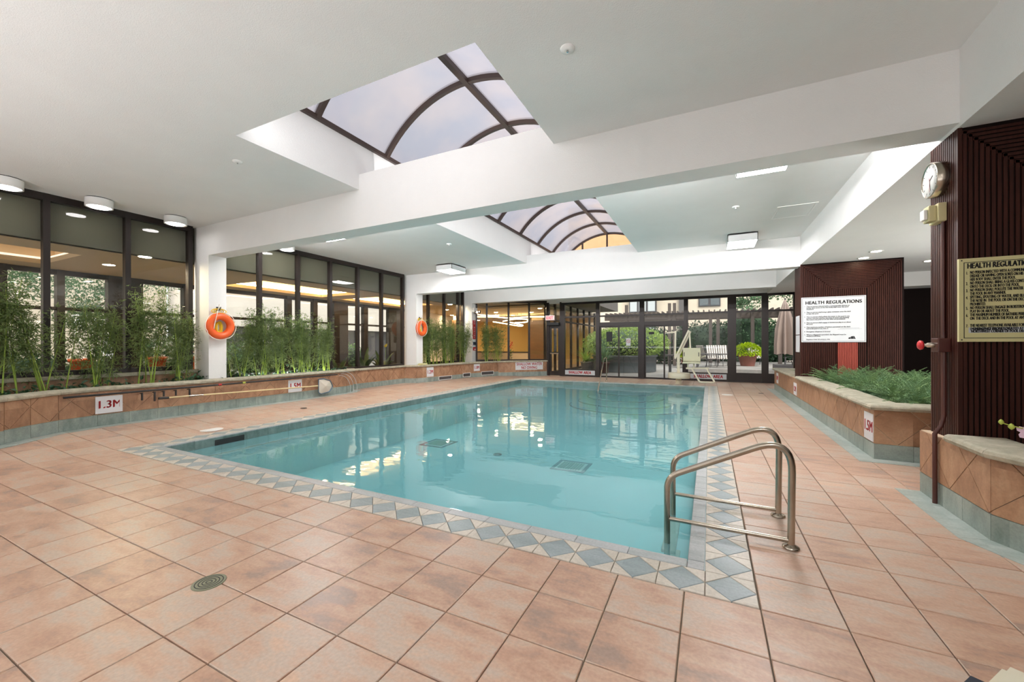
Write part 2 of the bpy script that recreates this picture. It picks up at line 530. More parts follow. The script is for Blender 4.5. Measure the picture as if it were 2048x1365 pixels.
M['lobbyyellow'] = mat('warm yellow wall', rgb(244, 204, 124), 0.7)
M['browncol'] = mat('brown veneer column', rgb(92, 64, 34), 0.4, var=0.15, vscale=2, stretch=(1, 1, 6))
M['lobbyfloor'] = mat('dark lobby floor', rgb(168, 150, 128), 0.3)

# ------------------------------------------------------------------ main dimensions (metres)
ZC = 4.131            # ceiling
XS, ZS = 2.541, 3.44  # soffit face and underside on the right
XW = -9.766           # left window plane
YD = 15.9             # glazed door wall
WX0, WX1, WY0, WY1 = -6.72, 0.40, 0.80, 13.35      # water outline
CO = 0.11             # coping width
BO = 0.285            # border width
ZWAT = -0.14
VX0, VX1 = -4.77, -1.28     # skylight well
VY0, VY1 = 0.715, 13.5
def zf(x):            # the deck rises a little towards the left planters
    return 0.08 * min(1, max(0, (-7.2 - x) / 1.5))

# ------------------------------------------------------------------ floor
fl = MB()
xs = [-12, -8.7, -7.2, WX0 - CO]
for a, b in zip(xs[:-1], xs[1:]):
    q = [(a, -7), (b, -7), (b, 17), (a, 17)]
    fl.add([(x, y, zf(x) - 0.012) for x, y in q] + [(x, y, -0.3) for x, y in q], [(0, 1, 2, 3), (7, 6, 5, 4)])
fl.box(WX0 - CO, WX1 + CO, -7, WY0 - CO, -0.3, -0.012)
fl.box(WX0 - CO, WX1 + CO, WY1 + CO, 17, -0.3, -0.012)
fl.box(WX1 + CO, 8.2, -7, 17, -0.3, -0.012)
floor = fl.build('floor', M['grout'])
floor['kind'] = 'structure'

def tile_mesh(poly, th=0.012, name='tile'):
    """flat piece with eased edge, top at z=0, local coordinates"""
    n = len(poly)
    a = sum(poly[i][0] * poly[(i + 1) % n][1] - poly[(i + 1) % n][0] * poly[i][1] for i in range(n))
    if a < 0: poly = poly[::-1]
    inn = shrink(poly, 0.004)
    vs = [(x, y, 0) for x, y in inn] + [(x, y, -0.003) for x, y in poly] + [(x, y, -th) for x, y in poly]
    fs = [tuple(range(n))] + [(i, n + i, n + (i + 1) % n, (i + 1) % n) for i in range(n)] + [(n + i, 2 * n + i, 2 * n + (i + 1) % n, n + (i + 1) % n) for i in range(n)]
    me = bpy.data.meshes.new(name)
    me.from_pydata(vs, [], fs)
    return me, vs, fs

def place_tiles(cells, name, m, parent, limit, stuff_name, zfun=None, tilt=False):
    """cells: list of polygons in plan; the largest in the photo become objects, the rest one stuff part"""
    info = []
    for poly in cells:
        cx = sum(p[0] for p in poly) / len(poly); cy = sum(p[1] for p in poly) / len(poly)
        z = zfun(cx) if zfun else 0
        px, py, d = proj((cx, cy, z))
        vis = d > 0.4 and -150 < px < 2200 and 600 < py < 1560
        info.append((area(poly) / max(d, 0.4) ** 3 if vis else 0, poly, cx, cy, z))
    info.sort(key=lambda t: -t[0])
    cache = {}
    rest = MB()
    k = 0
    for sz, poly, cx, cy, z in info:
        loc = [(round(x - cx, 4), round(y - cy, 4)) for x, y in poly]
        if k < limit and sz > 0:
            key = tuple(loc)
            if key not in cache:
                me, vs, fs = tile_mesh(loc, name=name)
                me.materials.append(m)
                cache[key] = me
            o = inst(name, cache[key], (cx, cy, z), parent=parent)
            if tilt and -8.7 < cx < -7.2: o.rotation_euler.y = 0.0533
            k += 1
        else:
            me, vs, fs = tile_mesh(loc, name='tmp')
            bpy.data.meshes.remove(me)
            rest.add([(x + cx, y + cy, zz + (zfun(x + cx) if zfun else 0)) for x, y, zz in vs], fs)
    if rest.v:
        r = rest.build(stuff_name, m, parent)
        r['kind'] = 'stuff'

G = 0.4
gj = 0.0035
cells = []
BX0, BX1, BY0, BY1 = WX0 - CO - BO, WX1 + CO + BO, WY0 - CO - BO, WY1 + CO + BO
for i in range(-24, 13):
    for j in range(-10, 40):
        x0, x1, y0, y1 = i * G, (i + 1) * G, j * G, (j + 1) * G
        if x0 < -9.7 or y1 > 16.01: continue
        if x1 > 2.9 and y1 > 4.81: continue
        if x1 > 2.9 and y0 < 3.19: continue
        rects = []
        if y1 <= BY0 + 0.02 or y0 >= BY1 or x1 <= BX0 or x0 >= BX1 - 0.02:
            rects.append((x0, x1, y0, y1))
        else:
            if x0 < BX0: rects.append((x0, BX0, y0, y1))
            if y1 > BY1 and x1 > BX0: rects.append((max(x0, BX0), min(x1, 9), BY1, y1))
        for a, b, c, d in rects:
            if b - a < 0.03 or d - c < 0.03: continue
            cells.append([(a + gj, c + gj), (b - gj, c + gj), (b - gj, d - gj), (a + gj, d - gj)])
place_tiles(cells, 'tile', M['terra'], floor, 298, 'tile_field', zf, True)

# border of diamonds round the pool
dia, cre = [], []
def border_run(x0, y0, dx, dy, L, ex, ey, mitre0=True):
    """run along (dx,dy) from (x0,y0), the strip lies on the side (ex,ey)"""
    n = int(round(L / BO)); st = L / n
    for k in range(n):
        def P(s, t): return (x0 + dx * s + ex * t, y0 + dy * s + ey * t)
        a = k * st
        h = st / 2
        dia.append([P(a, BO / 2), P(a + h, 0), P(a + st, BO / 2), P(a + h, BO)])
        cre.append([P(a, 0), P(a + h, 0), P(a, BO / 2)])
        cre.append([P(a + h, 0), P(a + st, 0), P(a + st, BO / 2)])
        cre.append([P(a, BO / 2), P(a + h, BO), P(a, BO)])
        cre.append([P(a + h, BO), P(a + st, BO / 2), P(a + st, BO)])
border_run(BX0, BY0, 1, 0, BX1 - BX0, 0, 1)
border_run(BX1 - BO, BY0 + BO, 0, 1, BY1 - BY0 - BO, 1, 0)
border_run(BX0, BY0 + BO, 0, 1, BY1 - BY0 - BO, 1, 0)
border_run(BX0 + BO, BY1 - BO, 1, 0, BX1 - BX0 - 2 * BO, 0, 1)
# joined cream halves along one side make the larger triangles of the border
tri = []
dia = [shrink(p, 0.0025) for p in dia]
cre = [shrink(p, 0.0025) for p in cre]
zb = lambda x: 0.0015
place_tiles(dia, 'diamond_tile', M['slate'], floor, 110, 'diamond_tile_field', zb)
place_tiles(cre, 'triangle_tile', M['cream'], floor, 290, 'triangle_tile_field', zb)

# ------------------------------------------------------------------ pool
pool = thing('swimming_pool', 'rectangular turquoise swimming pool with grey tiled edge in terracotta deck', 'pool', (WX0, WY0, -1.2))
M['basin'] = mat('pale aqua pool plaster', rgb(200, 234, 234), 0.7, var=0.04, vscale=0.8)
M['basinmark'] = mat('dark blue step edge tile', rgb(30, 70, 84), 0.4)
ZB = -1.03
b = MB()
b.box(WX0 - 0.1, WX1 + 0.1, WY0 - 0.1, WY1 + 0.1, ZB - 0.1, ZB)
b.box(WX0 - 0.1, WX0, WY0, WY1, ZB, -0.30)
b.box(WX1, WX1 + 0.1, WY0, WY1, ZB, -0.30)
b.box(WX0 - 0.1, WX1 + 0.1, WY0 - 0.1, WY0, ZB, -0.30)
b.box(WX0 - 0.1, WX1 + 0.1, WY1, WY1 + 0.1, ZB, -0.30)
b.build('basin', M['basin'], pool)
# back wall behind the tile rows
b = MB()
for z0, z1 in ((-0.302, -0.012),):
    b.box(WX0 - 0.1, WX0 - 0.012, WY0 - 0.1, WY1 + 0.1, z0, z1); b.box(WX1 + 0.012, WX1 + 0.1, WY0 - 0.1, WY1 + 0.1, z0, z1)
    b.box(WX0 - 0.012, WX1 + 0.012, WY0 - 0.1, WY0 - 0.012, z0, z1); b.box(WX0 - 0.012, WX1 + 0.012, WY1 + 0.012, WY1 + 0.1, z0, z1)
b.build('tile_bed', M['grout'], pool)
def run_tiles(name, p0, d, L, step, fn, m, parent, limit=400):
    n = max(1, int(round(L / step))); st = L / n
    for k in range(n):
        fn(k * st + 0.002, (k + 1) * st - 0.002)
# waterline tiles, two rows
SK0, SK1 = 1.49, 1.93
wt_cache = {}
for row, (z0, z1) in enumerate(((-0.145, -0.014), (-0.296, -0.149))):
    n = 32; st = (WY1 - WY0) / n
    for k in range(n):
        y0, y1 = WY0 + k * st + 0.002, WY0 + (k + 1) * st - 0.002
        if row == 0 and (y0 < SK1 and y1 > SK0): continue
        MB().box(WX0 - 0.012, WX0, y0, y1, z0, z1).build('waterline_tile', M['water_tile'], pool)
    n = 18; st = (WX1 - WX0) / n
    for k in range(n):
        x0, x1 = WX0 + k * st + 0.002, WX0 + (k + 1) * st - 0.002
        MB().box(x0, x1, WY1, WY1 + 0.012, z0, z1).build('waterline_tile', M['water_tile'], pool)
far_side = MB()
for z0, z1 in ((-0.145, -0.014), (-0.296, -0.149)):
    far_side.box(WX1, WX1 + 0.012, WY0, WY1, z0, z1); far_side.box(WX0, WX1, WY0 - 0.012, WY0, z0, z1)
    y0s = WY0 + ((SK0 - WY0) // ((WY1 - WY0) / 32)) * (WY1 - WY0) / 32
far_side.build('waterline_band', M['water_tile'], pool)
sk = thing('skimmer_opening', 'dark slot of the pool skimmer in the left waterline tiles', 'skimmer', (WX0, (SK0 + SK1) / 2, -0.11))
b = MB()
b.box(WX0 - 0.016, WX0 + 0.004, SK0 - 0.03, SK1 + 0.03, -0.05, -0.04).box(WX0 - 0.016, WX0 + 0.004, SK0 - 0.03, SK1 + 0.03, -0.172, -0.162)
b.box(WX0 - 0.016, WX0 + 0.004, SK0 - 0.03, SK0 - 0.015, -0.162, -0.05).box(WX0 - 0.016, WX0 + 0.004, SK1 + 0.015, SK1 + 0.03, -0.162, -0.05)
b.build('frame', M['water_tile'], sk)
MB().box(WX0 - 0.013, WX0 - 0.006, SK0 - 0.016, SK1 + 0.016, -0.163, -0.049).build('flap', M['black'], sk)
# fill the rest of that tile gap
gap = MB()
ya, yb = WY0 + 1 * (WY1 - WY0) / 32, WY0 + 3 * (WY1 - WY0) / 32
gap.box(WX0 - 0.012, WX0 - 0.001, ya, SK0 - 0.031, -0.145, -0.014); gap.box(WX0 - 0.012, WX0 - 0.001, SK1 + 0.031, yb, -0.145, -0.014)
gap.box(WX0 - 0.012, WX0 - 0.001, SK0 - 0.031, SK1 + 0.031, -0.038, -0.014)
gap.build('waterline_tile', M['water_tile'], pool)
# coping stones
def coping(x0, x1, y0, y1):
    bm = MB()
    bm.cbox(x0 + 0.0015, x1 - 0.0015, y0 + 0.0015, y1 - 0.0015, -0.02, 0.002, 0.006)
    return bm.build('coping_stone', M['coping'], pool)
n = 18
for k in range(n):
    st = (WX1 - WX0) / n
    coping(WX0 + k * st, WX0 + (k + 1) * st, WY0 - CO, WY0)
    coping(WX0 + k * st, WX0 + (k + 1) * st, WY1, WY1 + CO)
n = 32
for k in range(n):
    st = (WY1 - WY0) / n
    coping(WX1, WX1 + CO, WY0 + k * st, WY0 + (k + 1) * st)
    coping(WX0 - CO, WX0, WY0 + k * st, WY0 + (k + 1) * st)
for cx, cy in ((WX0 - CO, WY0 - CO), (WX1, WY0 - CO), (WX0 - CO, WY1), (WX1, WY1)):
    coping(cx, cx + CO, cy, cy + CO)
# entry steps, four curved treads at the far end
scx, scy = -2.35, WY1
for k, (r, z) in enumerate(((2.1, -0.86), (1.75, -0.70), (1.4, -0.53), (1.05, -0.36))):
    pts = [(scx + r * math.cos(PI + PI * i / 24), scy + r * 0.9 * math.sin(PI + PI * i / 24)) for i in range(25)]
    st = MB().prism(pts, ZB, z).build('step', M['basin'], pool)
    out = [Vector((x, y, z + 0.012)) for x, y in pts]
    MB().tube(out, 0.022, 6).build('step_edge', M['basinmark'], st)
# water
M['water'] = None
wm = bpy.data.materials.new('pool water')
wm.use_nodes = True
n_, l_ = wm.node_tree.nodes, wm.node_tree.links
n_.remove(n_['Principled BSDF'])
fr = n_.new('ShaderNodeFresnel'); fr.inputs['IOR'].default_value = 1.33
tr = n_.new('ShaderNodeBsdfTransparent'); tr.inputs[0].default_value = (0.66, 0.93, 0.96, 1)
gl = n_.new('ShaderNodeBsdfGlossy'); gl.inputs['Roughness'].default_value = 0.015; gl.inputs[0].default_value = (0.95, 1, 1, 1)
mx = n_.new('ShaderNodeMixShader')
df = n_.new('ShaderNodeBsdfDiffuse'); df.inputs[0].default_value = (0.32, 0.70, 0.75, 1)
mx2 = n_.new('ShaderNodeMixShader'); mx2.inputs[0].default_value = 0.35
gp = n_.new('ShaderNodeNewGeometry')
nz = n_.new('ShaderNodeTexNoise'); nz.inputs['Scale'].default_value = 1.6; nz.inputs['Detail'].default_value = 3
mpv = n_.new('ShaderNodeVectorMath'); mpv.operation = 'MULTIPLY'; mpv.inputs[1].default_value = (0.8, 1.5, 1)
bp = n_.new('ShaderNodeBump'); bp.inputs['Strength'].default_value = 0.10; bp.inputs['Distance'].default_value = 0.05
l_.new(gp.outputs['Position'], mpv.inputs[0]); l_.new(mpv.outputs[0], nz.inputs['Vector']); l_.new(nz.outputs['Fac'], bp.inputs['Height'])
l_.new(bp.outputs[0], gl.inputs['Normal']); l_.new(bp.outputs[0], fr.inputs['Normal'])
l_.new(tr.outputs[0], mx2.inputs[1]); l_.new(df.outputs[0], mx2.inputs[2])
l_.new(fr.outputs[0], mx.inputs[0]); l_.new(mx2.outputs[0], mx.inputs[1]); l_.new(gl.outputs[0], mx.inputs[2])
l_.new(mx.outputs[0], n_['Material Output'].inputs[0])
MB().add([(WX0, WY0, ZWAT), (WX1, WY0, ZWAT), (WX1, WY1, ZWAT), (WX0, WY1, ZWAT)], [(0, 1, 2, 3)]).build('water', wm, pool)
# drains on the pool bottom
M['drainedge'] = mat('dark teal drain edge', rgb(16, 58, 74), 0.4)
M['draingrate'] = mat('olive grey drain grate', rgb(120, 140, 120), 0.5)
def main_drain(cx, cy, label):
    d = thing('pool_drain_cover', label, 'drain', (cx, cy, ZB), 'square drain covers on the pool bottom')
    e = MB(); a, c = 0.35, 0.28
    e.box(cx - a, cx + a, cy - a, cy - c, ZB, ZB + 0.012).box(cx - a, cx + a, cy + c, cy + a, ZB, ZB + 0.012).box(cx - a, cx - c, cy - c, cy + c, ZB, ZB + 0.012).box(cx + c, cx + a, cy - c, cy + c, ZB, ZB + 0.012)
    e.build('edge', M['drainedge'], d)
    MB().box(cx - c, cx + c, cy - c, cy + c, ZB, ZB + 0.008).build('surround', M['white'], d)
    g = MB()
    for k in range(9):
        x = cx - 0.21 + k * 0.0525
        g.box(x - 0.017, x + 0.017, cy - 0.22, cy + 0.22, ZB + 0.008, ZB + 0.02)
    g.build('grate', M['draingrate'], d)
main_drain(-5.68, 6.13, 'square drain cover on the pool bottom nearer the left planter wall')
main_drain(-2.03, 5.75, 'square drain cover on the pool bottom nearer the steel grab rails')
hl = thing('hydrostatic_plug', 'small round black plug on the pool bottom between the two drain covers', 'plug', (-3.83, 5.86, ZB))
MB().lathe([(0.1, 0), (0.1, 0.012), (0.08, 0.02), (0.01, 0.02)], (-3.83, 5.86, ZB), 20).build('cap', M['black'], hl)

# ------------------------------------------------------------------ walls, ceiling, beams
c = MB()
c.box(-10.1, VX0, -7.2, 16.1, ZC, 4.905)
c.box(VX1, XS + 0.02, -7.2, 16.1, ZC, 4.905)
c.box(VX0, VX1, -7.2, VY0, ZC, 4.905)
c.box(VX0, VX1, VY1 + 0.1, 16.1, ZC, 4.905)
ceil = c.build('ceiling', M['plaster']); ceil['kind'] = 'structure'
s = MB().box(XS, 8.2, -7.2, 16.1, ZS, 4.9).build('ceiling_soffit', M['plaster']); s['kind'] = 'structure'
for y0, y1, z0 in ((2.686, 3.045, 3.475), (9.63, 9.99, 3.40), (13.55, 13.9, 3.40)):
    o = MB().box(-9.28, XS, y0, y1, z0, 4.39).build('beam', M['plaster']); o['kind'] = 'structure'
    o = MB().box(-9.85, -9.28, y0, y1, 0.0, 4.39).build('column', M['plaster']); o['kind'] = 'structure'
def flat(name, x0, x1, y0, y1, z0, z1, m):
    o = MB().box(x0, x1, y0, y1, z0, z1).build(name, m); o['kind'] = 'structure'; return o
flat('wall_right', 8.2, 8.4, -7.2, 17, 0, 4.9, M['wood'])
flat('wall_back', -10.1, 8.4, -7.4, -7.2, 0, 4.9, M['plaster'])
flat('wall_left', -10.0, -9.70, -7.2, -2.75, 0, 4.9, M['plaster'])
flat('wall_far', -6.5, 4.2, 15.85, 16.0, 3.44, 4.9, M['plaster'])
flat('wall_far_right', 4.4, 8.4, 12.9, 13.1, 0, 3.5, M['woodback'])
flat('trim_1', 4.3, 8.2, 12.2, 12.9, 3.06, 3.5, M['plaster'])

# skylight: one barrel vault on ribs over the open well
sky = struct('window_1', (VX0, VY0, 4.905))
sky['label'] = 'barrel vaulted skylight with bronze ribs over the pool'
hw = (VX1 - VX0) / 2; cxv = (VX0 + VX1) / 2; rise = 0.9
RV = (hw * hw + rise * rise) / (2 * rise); czv = 4.93 + rise - RV
a0 = math.asin(hw / RV)
def vault(t, r=0.0):   # t -1..1 across
    a = a0 * t
    return (cxv + (RV + r) * math.sin(a), czv + (RV + r) * math.cos(a))
pm = bpy.data.materials.new('pale bronze skylight panel')
pm.use_nodes = True
n_, l_ = pm.node_tree.nodes, pm.node_tree.links
n_.remove(n_['Principled BSDF'])
trp = n_.new('ShaderNodeBsdfTransparent'); trl = n_.new('ShaderNodeBsdfTranslucent'); glo = n_.new('ShaderNodeBsdfGlossy')
glo.inputs['Roughness'].default_value = 0.05
trp.inputs[0].default_value = (0.225, 0.21, 0.213, 1)
gp = n_.new('ShaderNodeNewGeometry'); nz = n_.new('ShaderNodeTexNoise'); nz.inputs['Scale'].default_value = 0.9; nz.inputs['Detail'].default_value = 3
rmp = n_.new('ShaderNodeValToRGB')
rmp.color_ramp.elements[0].position = 0.35; rmp.color_ramp.elements[0].color = (0.25, 0.248, 0.285, 1)
rmp.color_ramp.elements[1].position = 0.65; rmp.color_ramp.elements[1].color = (0.35, 0.30, 0.295, 1)
l_.new(gp.outputs['Position'], nz.inputs['Vector']); l_.new(nz.outputs['Fac'], rmp.inputs[0]); l_.new(rmp.outputs[0], trl.inputs[0])
m1 = n_.new('ShaderNodeMixShader'); m1.inputs[0].default_value = 0.55
m2 = n_.new('ShaderNodeMixShader'); m2.inputs[0].default_value = 0.06
l_.new(trp.outputs[0], m1.inputs[1]); l_.new(trl.outputs[0], m1.inputs[2]); l_.new(m1.outputs[0], m2.inputs[1]); l_.new(glo.outputs[0], m2.inputs[2])
l_.new(m2.outputs[0], n_['Material Output'].inputs[0])
ribs = [0.42 + 1.445 * k for k in range(10)]
ribs[-1] = 13.42
NS = 14
for y in ribs:
    r = MB()
    vs, fs = [], []
    for i in range(NS * 2 + 1):
        t = -1 + i / NS
        for dy, dr in ((-0.035, -0.05), (0.035, -0.05), (0.035, 0.05), (-0.035, 0.05)):
            x, z = vault(t, dr)
            vs.append((x, y + dy, z))
    for i in range(NS * 2):
        for k in range(4):
            fs.append((i * 4 + k, i * 4 + (k + 1) % 4, i * 4 + 4 + (k + 1) % 4, i * 4 + 4 + k))
    r.add(vs, fs).build('rib', M['bronze2'], sky)
for y0, y1 in zip(ribs[:-1], ribs[1:]):
    for side in (-1, 1):
        vs, fs = [], []
        for i in range(NS + 1):
            t = side * i / NS
            x, z = vault(t, 0.02); x2, z2 = vault(t, 0.03)
            vs += [(x, y0 + 0.035, z), (x, y1 - 0.035, z), (x2, y1 - 0.035, z2), (x2, y0 + 0.035, z2)]
        for i in range(NS):
            fs.append((i * 4, i * 4 + 1, i * 4 + 5, i * 4 + 4))
        MB().add(vs, fs, True).build('pane', pm, sky)
x, z = vault(0)
MB().box(x - 0.045, x + 0.045, ribs[0], ribs[-1], z - 0.06, z + 0.05).build('ridge_bar', M['bronze2'], sky)
for xx in (VX0, VX1):
    MB().box(xx - 0.05, xx + 0.05, ribs[0], ribs[-1], 4.895, 4.965).build('eave_bar', M['bronze2'], sky)
# gable at the far end: upright bars and panes
for t in (-0.5, 0.0, 0.5):
    x, z = vault(t)
    MB().box(x - 0.03, x + 0.03, 13.39, 13.45, 4.9, z).build('gable_bar', M['bronze2'], sky)
for t0, t1 in ((-1, -0.5), (-0.5, 0), (0, 0.5), (0.5, 1)):
    pts = [(vault(t0)[0], 13.42, 4.93)] + [(vault(t0 + (t1 - t0) * i / 5)[0], 13.42, vault(t0 + (t1 - t0) * i / 5)[1]) for i in range(6)] + [(vault(t1)[0], 13.42, 4.93)]
    MB().slab(pts, (0, -1, 0), 0.006).build('gable_pane', M['amberglass'], sky)
# closing gable above the near end
pts = [(vault(-1 + i / 7)[0], 0.42, vault(-1 + i / 7)[1]) for i in range(15)]
MB().slab(pts, (0, -1, 0), 0.02).build('gable_panel', M['bronze2'], sky)

# ------------------------------------------------------------------ glazing
def glazing(name, p0, p1, ts, z0, z1, mw=0.085, md=0.12, trans=(), tw=0.06, bottom=0.09, top=0.12, label=None, notrans=()):
    w = struct(name, ((p0[0] + p1[0]) / 2, (p0[1] + p1[1]) / 2, z0))
    if label: w['label'] = label
    p0, p1 = Vector((p0[0], p0[1], 0)), Vector((p1[0], p1[1], 0))
    L = (p1 - p0).length
    d = (p1 - p0) / L
    nr = Vector((d.y, -d.x, 0))
    def bar(nm, s0, s1, za, zb_, dep, m=M['bronze']):
        q = [p0 + d * s0 + nr * dep / 2, p0 + d * s1 + nr * dep / 2, p0 + d * s1 - nr * dep / 2, p0 + d * s0 - nr * dep / 2]
        return MB().prism([(v.x, v.y) for v in q], za, zb_).build(nm, m, w)
    for s in ts:
        bar('mullion', s - mw / 2, s + mw / 2, z0, z1, md)
    bar('head_rail', ts[0], ts[-1], z1 - top, z1, md * 0.9)
    bar('sill_rail', ts[0], ts[-1], z0, z0 + bottom, md * 0.9)
    for tz in trans:
        bar('transom', ts[0], ts[-1], tz - tw / 2, tz + tw / 2, md * 0.8)
    zs = [z0 + bottom] + list(trans) + [z1 - top]
    for a, b2 in zip(ts[:-1], ts[1:]):
        for za, zb_ in zip(zs[:-1], zs[1:]):
            bar('pane', a + mw / 2 - 0.01, b2 - mw / 2 + 0.01, za, zb_, 0.008, M['glass'])
    return w
def ygl(name, ys, z0, z1=ZC, **k):
    return glazing(name, (XW, ys[0]), (XW, ys[-1]), [y - ys[0] for y in ys], z0, z1, **k)
ygl('window_2', [-2.72, -1.70, -0.65, 0.41, 1.49, 2.55], 0.97, label='tall dark framed window behind the near left planter')
ygl('window_3', [3.045, 4.085, 5.15, 6.21, 7.27, 8.33, 9.41], 0.70, label='tall dark framed window between the two life rings')
ygl('window_4', [9.99, 10.94, 12.04, 13.10, 13.5], 0.70, label='tall dark framed window behind the dense bamboo')
OB0, OB1 = Vector((-9.3, 13.9)), Vector((-6.47, 15.93))
d_ = (OB1 - OB0).length
tso = []
for px in (949, 973.5, 1017, 1058):
    r = ray(px, 650)
    # intersect in plan
    ax, ay = OB1 - OB0
    den = r.x * (-ay) + r.y * ax
    k = ((OB0.x - CAM.x) * (-ay) + (OB0.y - CAM.y) * ax) / den
    q = Vector((CAM.x + r.x * k, CAM.y + r.y * k))
    tso.append((q - OB0).length * (1 if (q - OB0).dot(OB1 - OB0) > 0 else -1))
tso = [max(0.04, t) for t in tso]
glazing('window_5', OB0, OB1, tso + [d_ - 0.04], 0.70, 3.6, label='slanting window of the lit lobby beside the exit door')
flat('wall_left_far', -9.5, -6.0, 15.93, 16.0, 3.6, 4.9, M['plaster'])
o = MB().prism([(-9.35, 13.85), (-6.45, 15.88), (-6.45, 16.0), (-9.45, 13.95)], 3.6, 4.4).build('wall_left_oblique', M['plaster']); o['kind'] = 'structure'

# door wall
DX = [-5.66, -4.01, -2.08, -0.32, 1.35, 2.47, 3.43, 4.35]
w = struct('window_6', (DX[0], YD, 0))
w['label'] = 'glazed end wall with transoms facing the courtyard'
def dbar(nm, x0, x1, z0, z1, dep=0.14, m=None, par=None, yc=YD):
    return MB().box(x0, x1, yc - dep / 2, yc + dep / 2, z0, z1).build(nm, m or M['bronze'], par or w)
pw = {-5.66: 0.16, -4.01: 0.17, -2.08: 0.20, -0.32: 0.16, 1.35: 0.30, 2.47: 0.22, 3.43: 0.12, 4.35: 0.12}
for x in DX: dbar('mullion', x - pw[x] / 2, x + pw[x] / 2, 0, 3.46, 0.16)
ZT, ZH = 2.775, 2.40
dbar('head_rail', DX[0], DX[-1], 3.36, 3.46)
for a, b2 in zip(DX[:-1], DX[1:]):
    a2, b3 = a + pw[a] / 2, b2 - pw[b2] / 2
    dbar('transom', a2, b3, ZT - 0.035, ZT + 0.035, 0.1)
    dbar('pane', a2 - 0.01, b3 + 0.01, ZT, 3.38, 0.008, M['glass'])
    if (a, b2) in ((-4.01, -2.08), (-2.08, -0.32)):
        dbar('pane', a2 - 0.01, b3 + 0.01, ZH + 0.06, ZT, 0.008, M['glass'])
        dbar('door_head', a2, b3, ZH - 0.1, ZH + 0.09, 0.13)
    else:
        zb0 = 0.36 if b2 > 2 else 0.34
        dbar('pane', a2 - 0.01, b3 + 0.01, zb0, ZT, 0.008, M['glass'])
        dbar('bottom_panel', a2, b3, 0.0, zb0, 0.12)
dn = 1
for a, b2, mid in ((-4.01, -2.08, -3.07), (-2.08, -0.32, -1.17)):
    a2, b3 = a + pw[a] / 2, b2 - pw[b2] / 2
    d = struct('door_%d' % dn, ((a + b2) / 2, YD, 0)); dn += 1
    d['label'] = 'glazed double door left of the middle post' if dn == 2 else 'glazed double door right of the middle post'
    for x0, x1, off in ((a2, mid + 0.03, 0.02), (mid - 0.03, b3, -0.02)):
        lf = MB()
        z1 = ZH - 0.1
        lf.box(x0, x0 + 0.06, YD + off - 0.02, YD + off + 0.02, 0.0, z1).box(x1 - 0.06, x1, YD + off - 0.02, YD + off + 0.02, 0.0, z1)
        lf.box(x0 + 0.06, x1 - 0.06, YD + off - 0.02, YD + off + 0.02, 0.0, 0.07).box(x0 + 0.06, x1 - 0.06, YD + off - 0.02, YD + off + 0.02, z1 - 0.05, z1)
        L = lf.build('leaf_frame', M['bronze'], d)
        MB().box(x0 + 0.06, x1 - 0.06, YD + off - 0.004, YD + off + 0.004, 0.07, z1 - 0.05).build('pane', M['glass'], L)
# exit door
d = struct('door_3', (-6.05, YD, 0)); d['label'] = 'narrow dark glazed exit door under the exit sign'
MB().box(-6.47, -6.36, YD - 0.08, YD + 0.08, 0, 3.5).build('jamb', M['bronze'], d)
MB().box(-5.82, -5.74, YD - 0.08, YD + 0.08, 0, 3.5).build('jamb', M['bronze'], d)
MB().box(-6.36, -5.82, YD - 0.06, YD + 0.06, 2.36, 2.52).build('head', M['bronze'], d)
MB().box(-6.36, -5.82, YD - 0.004, YD + 0.004, 2.52, 3.5).build('pane', M['glass'], d)
lf = MB().box(-6.36, -6.26, YD - 0.03, YD + 0.03, 0.02, 2.36).box(-5.92, -5.82, YD - 0.03, YD + 0.03, 0.02, 2.36).box(-6.26, -5.92, YD - 0.03, YD + 0.03, 0.02, 0.22).box(-6.26, -5.92, YD - 0.03, YD + 0.03, 2.26, 2.36).build('leaf_frame', M['bronze'], d)
MB().box(-6.26, -5.92, YD - 0.004, YD + 0.004, 0.22, 2.26).build('pane', M['glass'], lf)
MB().box(-6.30, -5.88, YD - 0.10, YD - 0.05, 1.04, 1.09).build('push_bar', M['steel'], lf)
MB().box(-6.4, -5.8, YD - 0.30, YD - 0.06, 2.40, 2.54).build('closer_hood', M['black'], d)

# ------------------------------------------------------------------ ribbed timber pillars
def ribbed_pillar(name, x0, x1, y0, y1, z0, z1, label):
    """timber box with ribs: nested arches on the face towards -Y, upright ribs on the face towards -X"""
    p = struct(name, ((x0 + x1) / 2, (y0 + y1) / 2, z0))
    p['label'] = label
    MB().box(x0 + 0.012, x1, y0 + 0.012, y1, z0, z1).build('core', M['woodback'], p)
    pt = 0.036
    r = MB()
    k = 0
    y = y0 + 0.03
    n = int((y1 - y0 - 0.03) / pt)
    for i in range(n):
        yy = y0 + 0.03 + i * pt
        r.box(x0, x0 + 0.014, yy + 0.006, yy + pt - 0.006, z0, z1)
    o = r.build('side_rib', M['wood'], p); o['kind'] = 'stuff'
    r = MB()
    W = x1 - x0
    nk = int(0.62 / pt)
    for k in range(nk):
        o_ = 0.03 + k * pt
        a, b2, t = x0 + o_, x1 - o_ , z1 - o_
        r.box(a + 0.005, a + pt - 0.007, y0, y0 + 0.014, z0, t)
        r.box(b2 - pt + 0.007, b2 - 0.005, y0, y0 + 0.014, z0, t)
        r.box(a, b2, y0, y0 + 0.014, t - pt + 0.007, t - 0.005)
    a = x0 + 0.03 + nk * pt
    while a + pt < x1 - 0.03 - nk * pt:
        r.box(a + 0.005, a + pt - 0.007, y0, y0 + 0.014, z0, z1 - 0.03 - nk * pt)
        a += pt
    o = r.build('front_rib', M['wood'], p); o['kind'] = 'stuff'
    MB().box(x0, x0 + 0.03, y0, y0 + 0.03, z0, z1).build('corner_post', M['wood'], p)
    return p
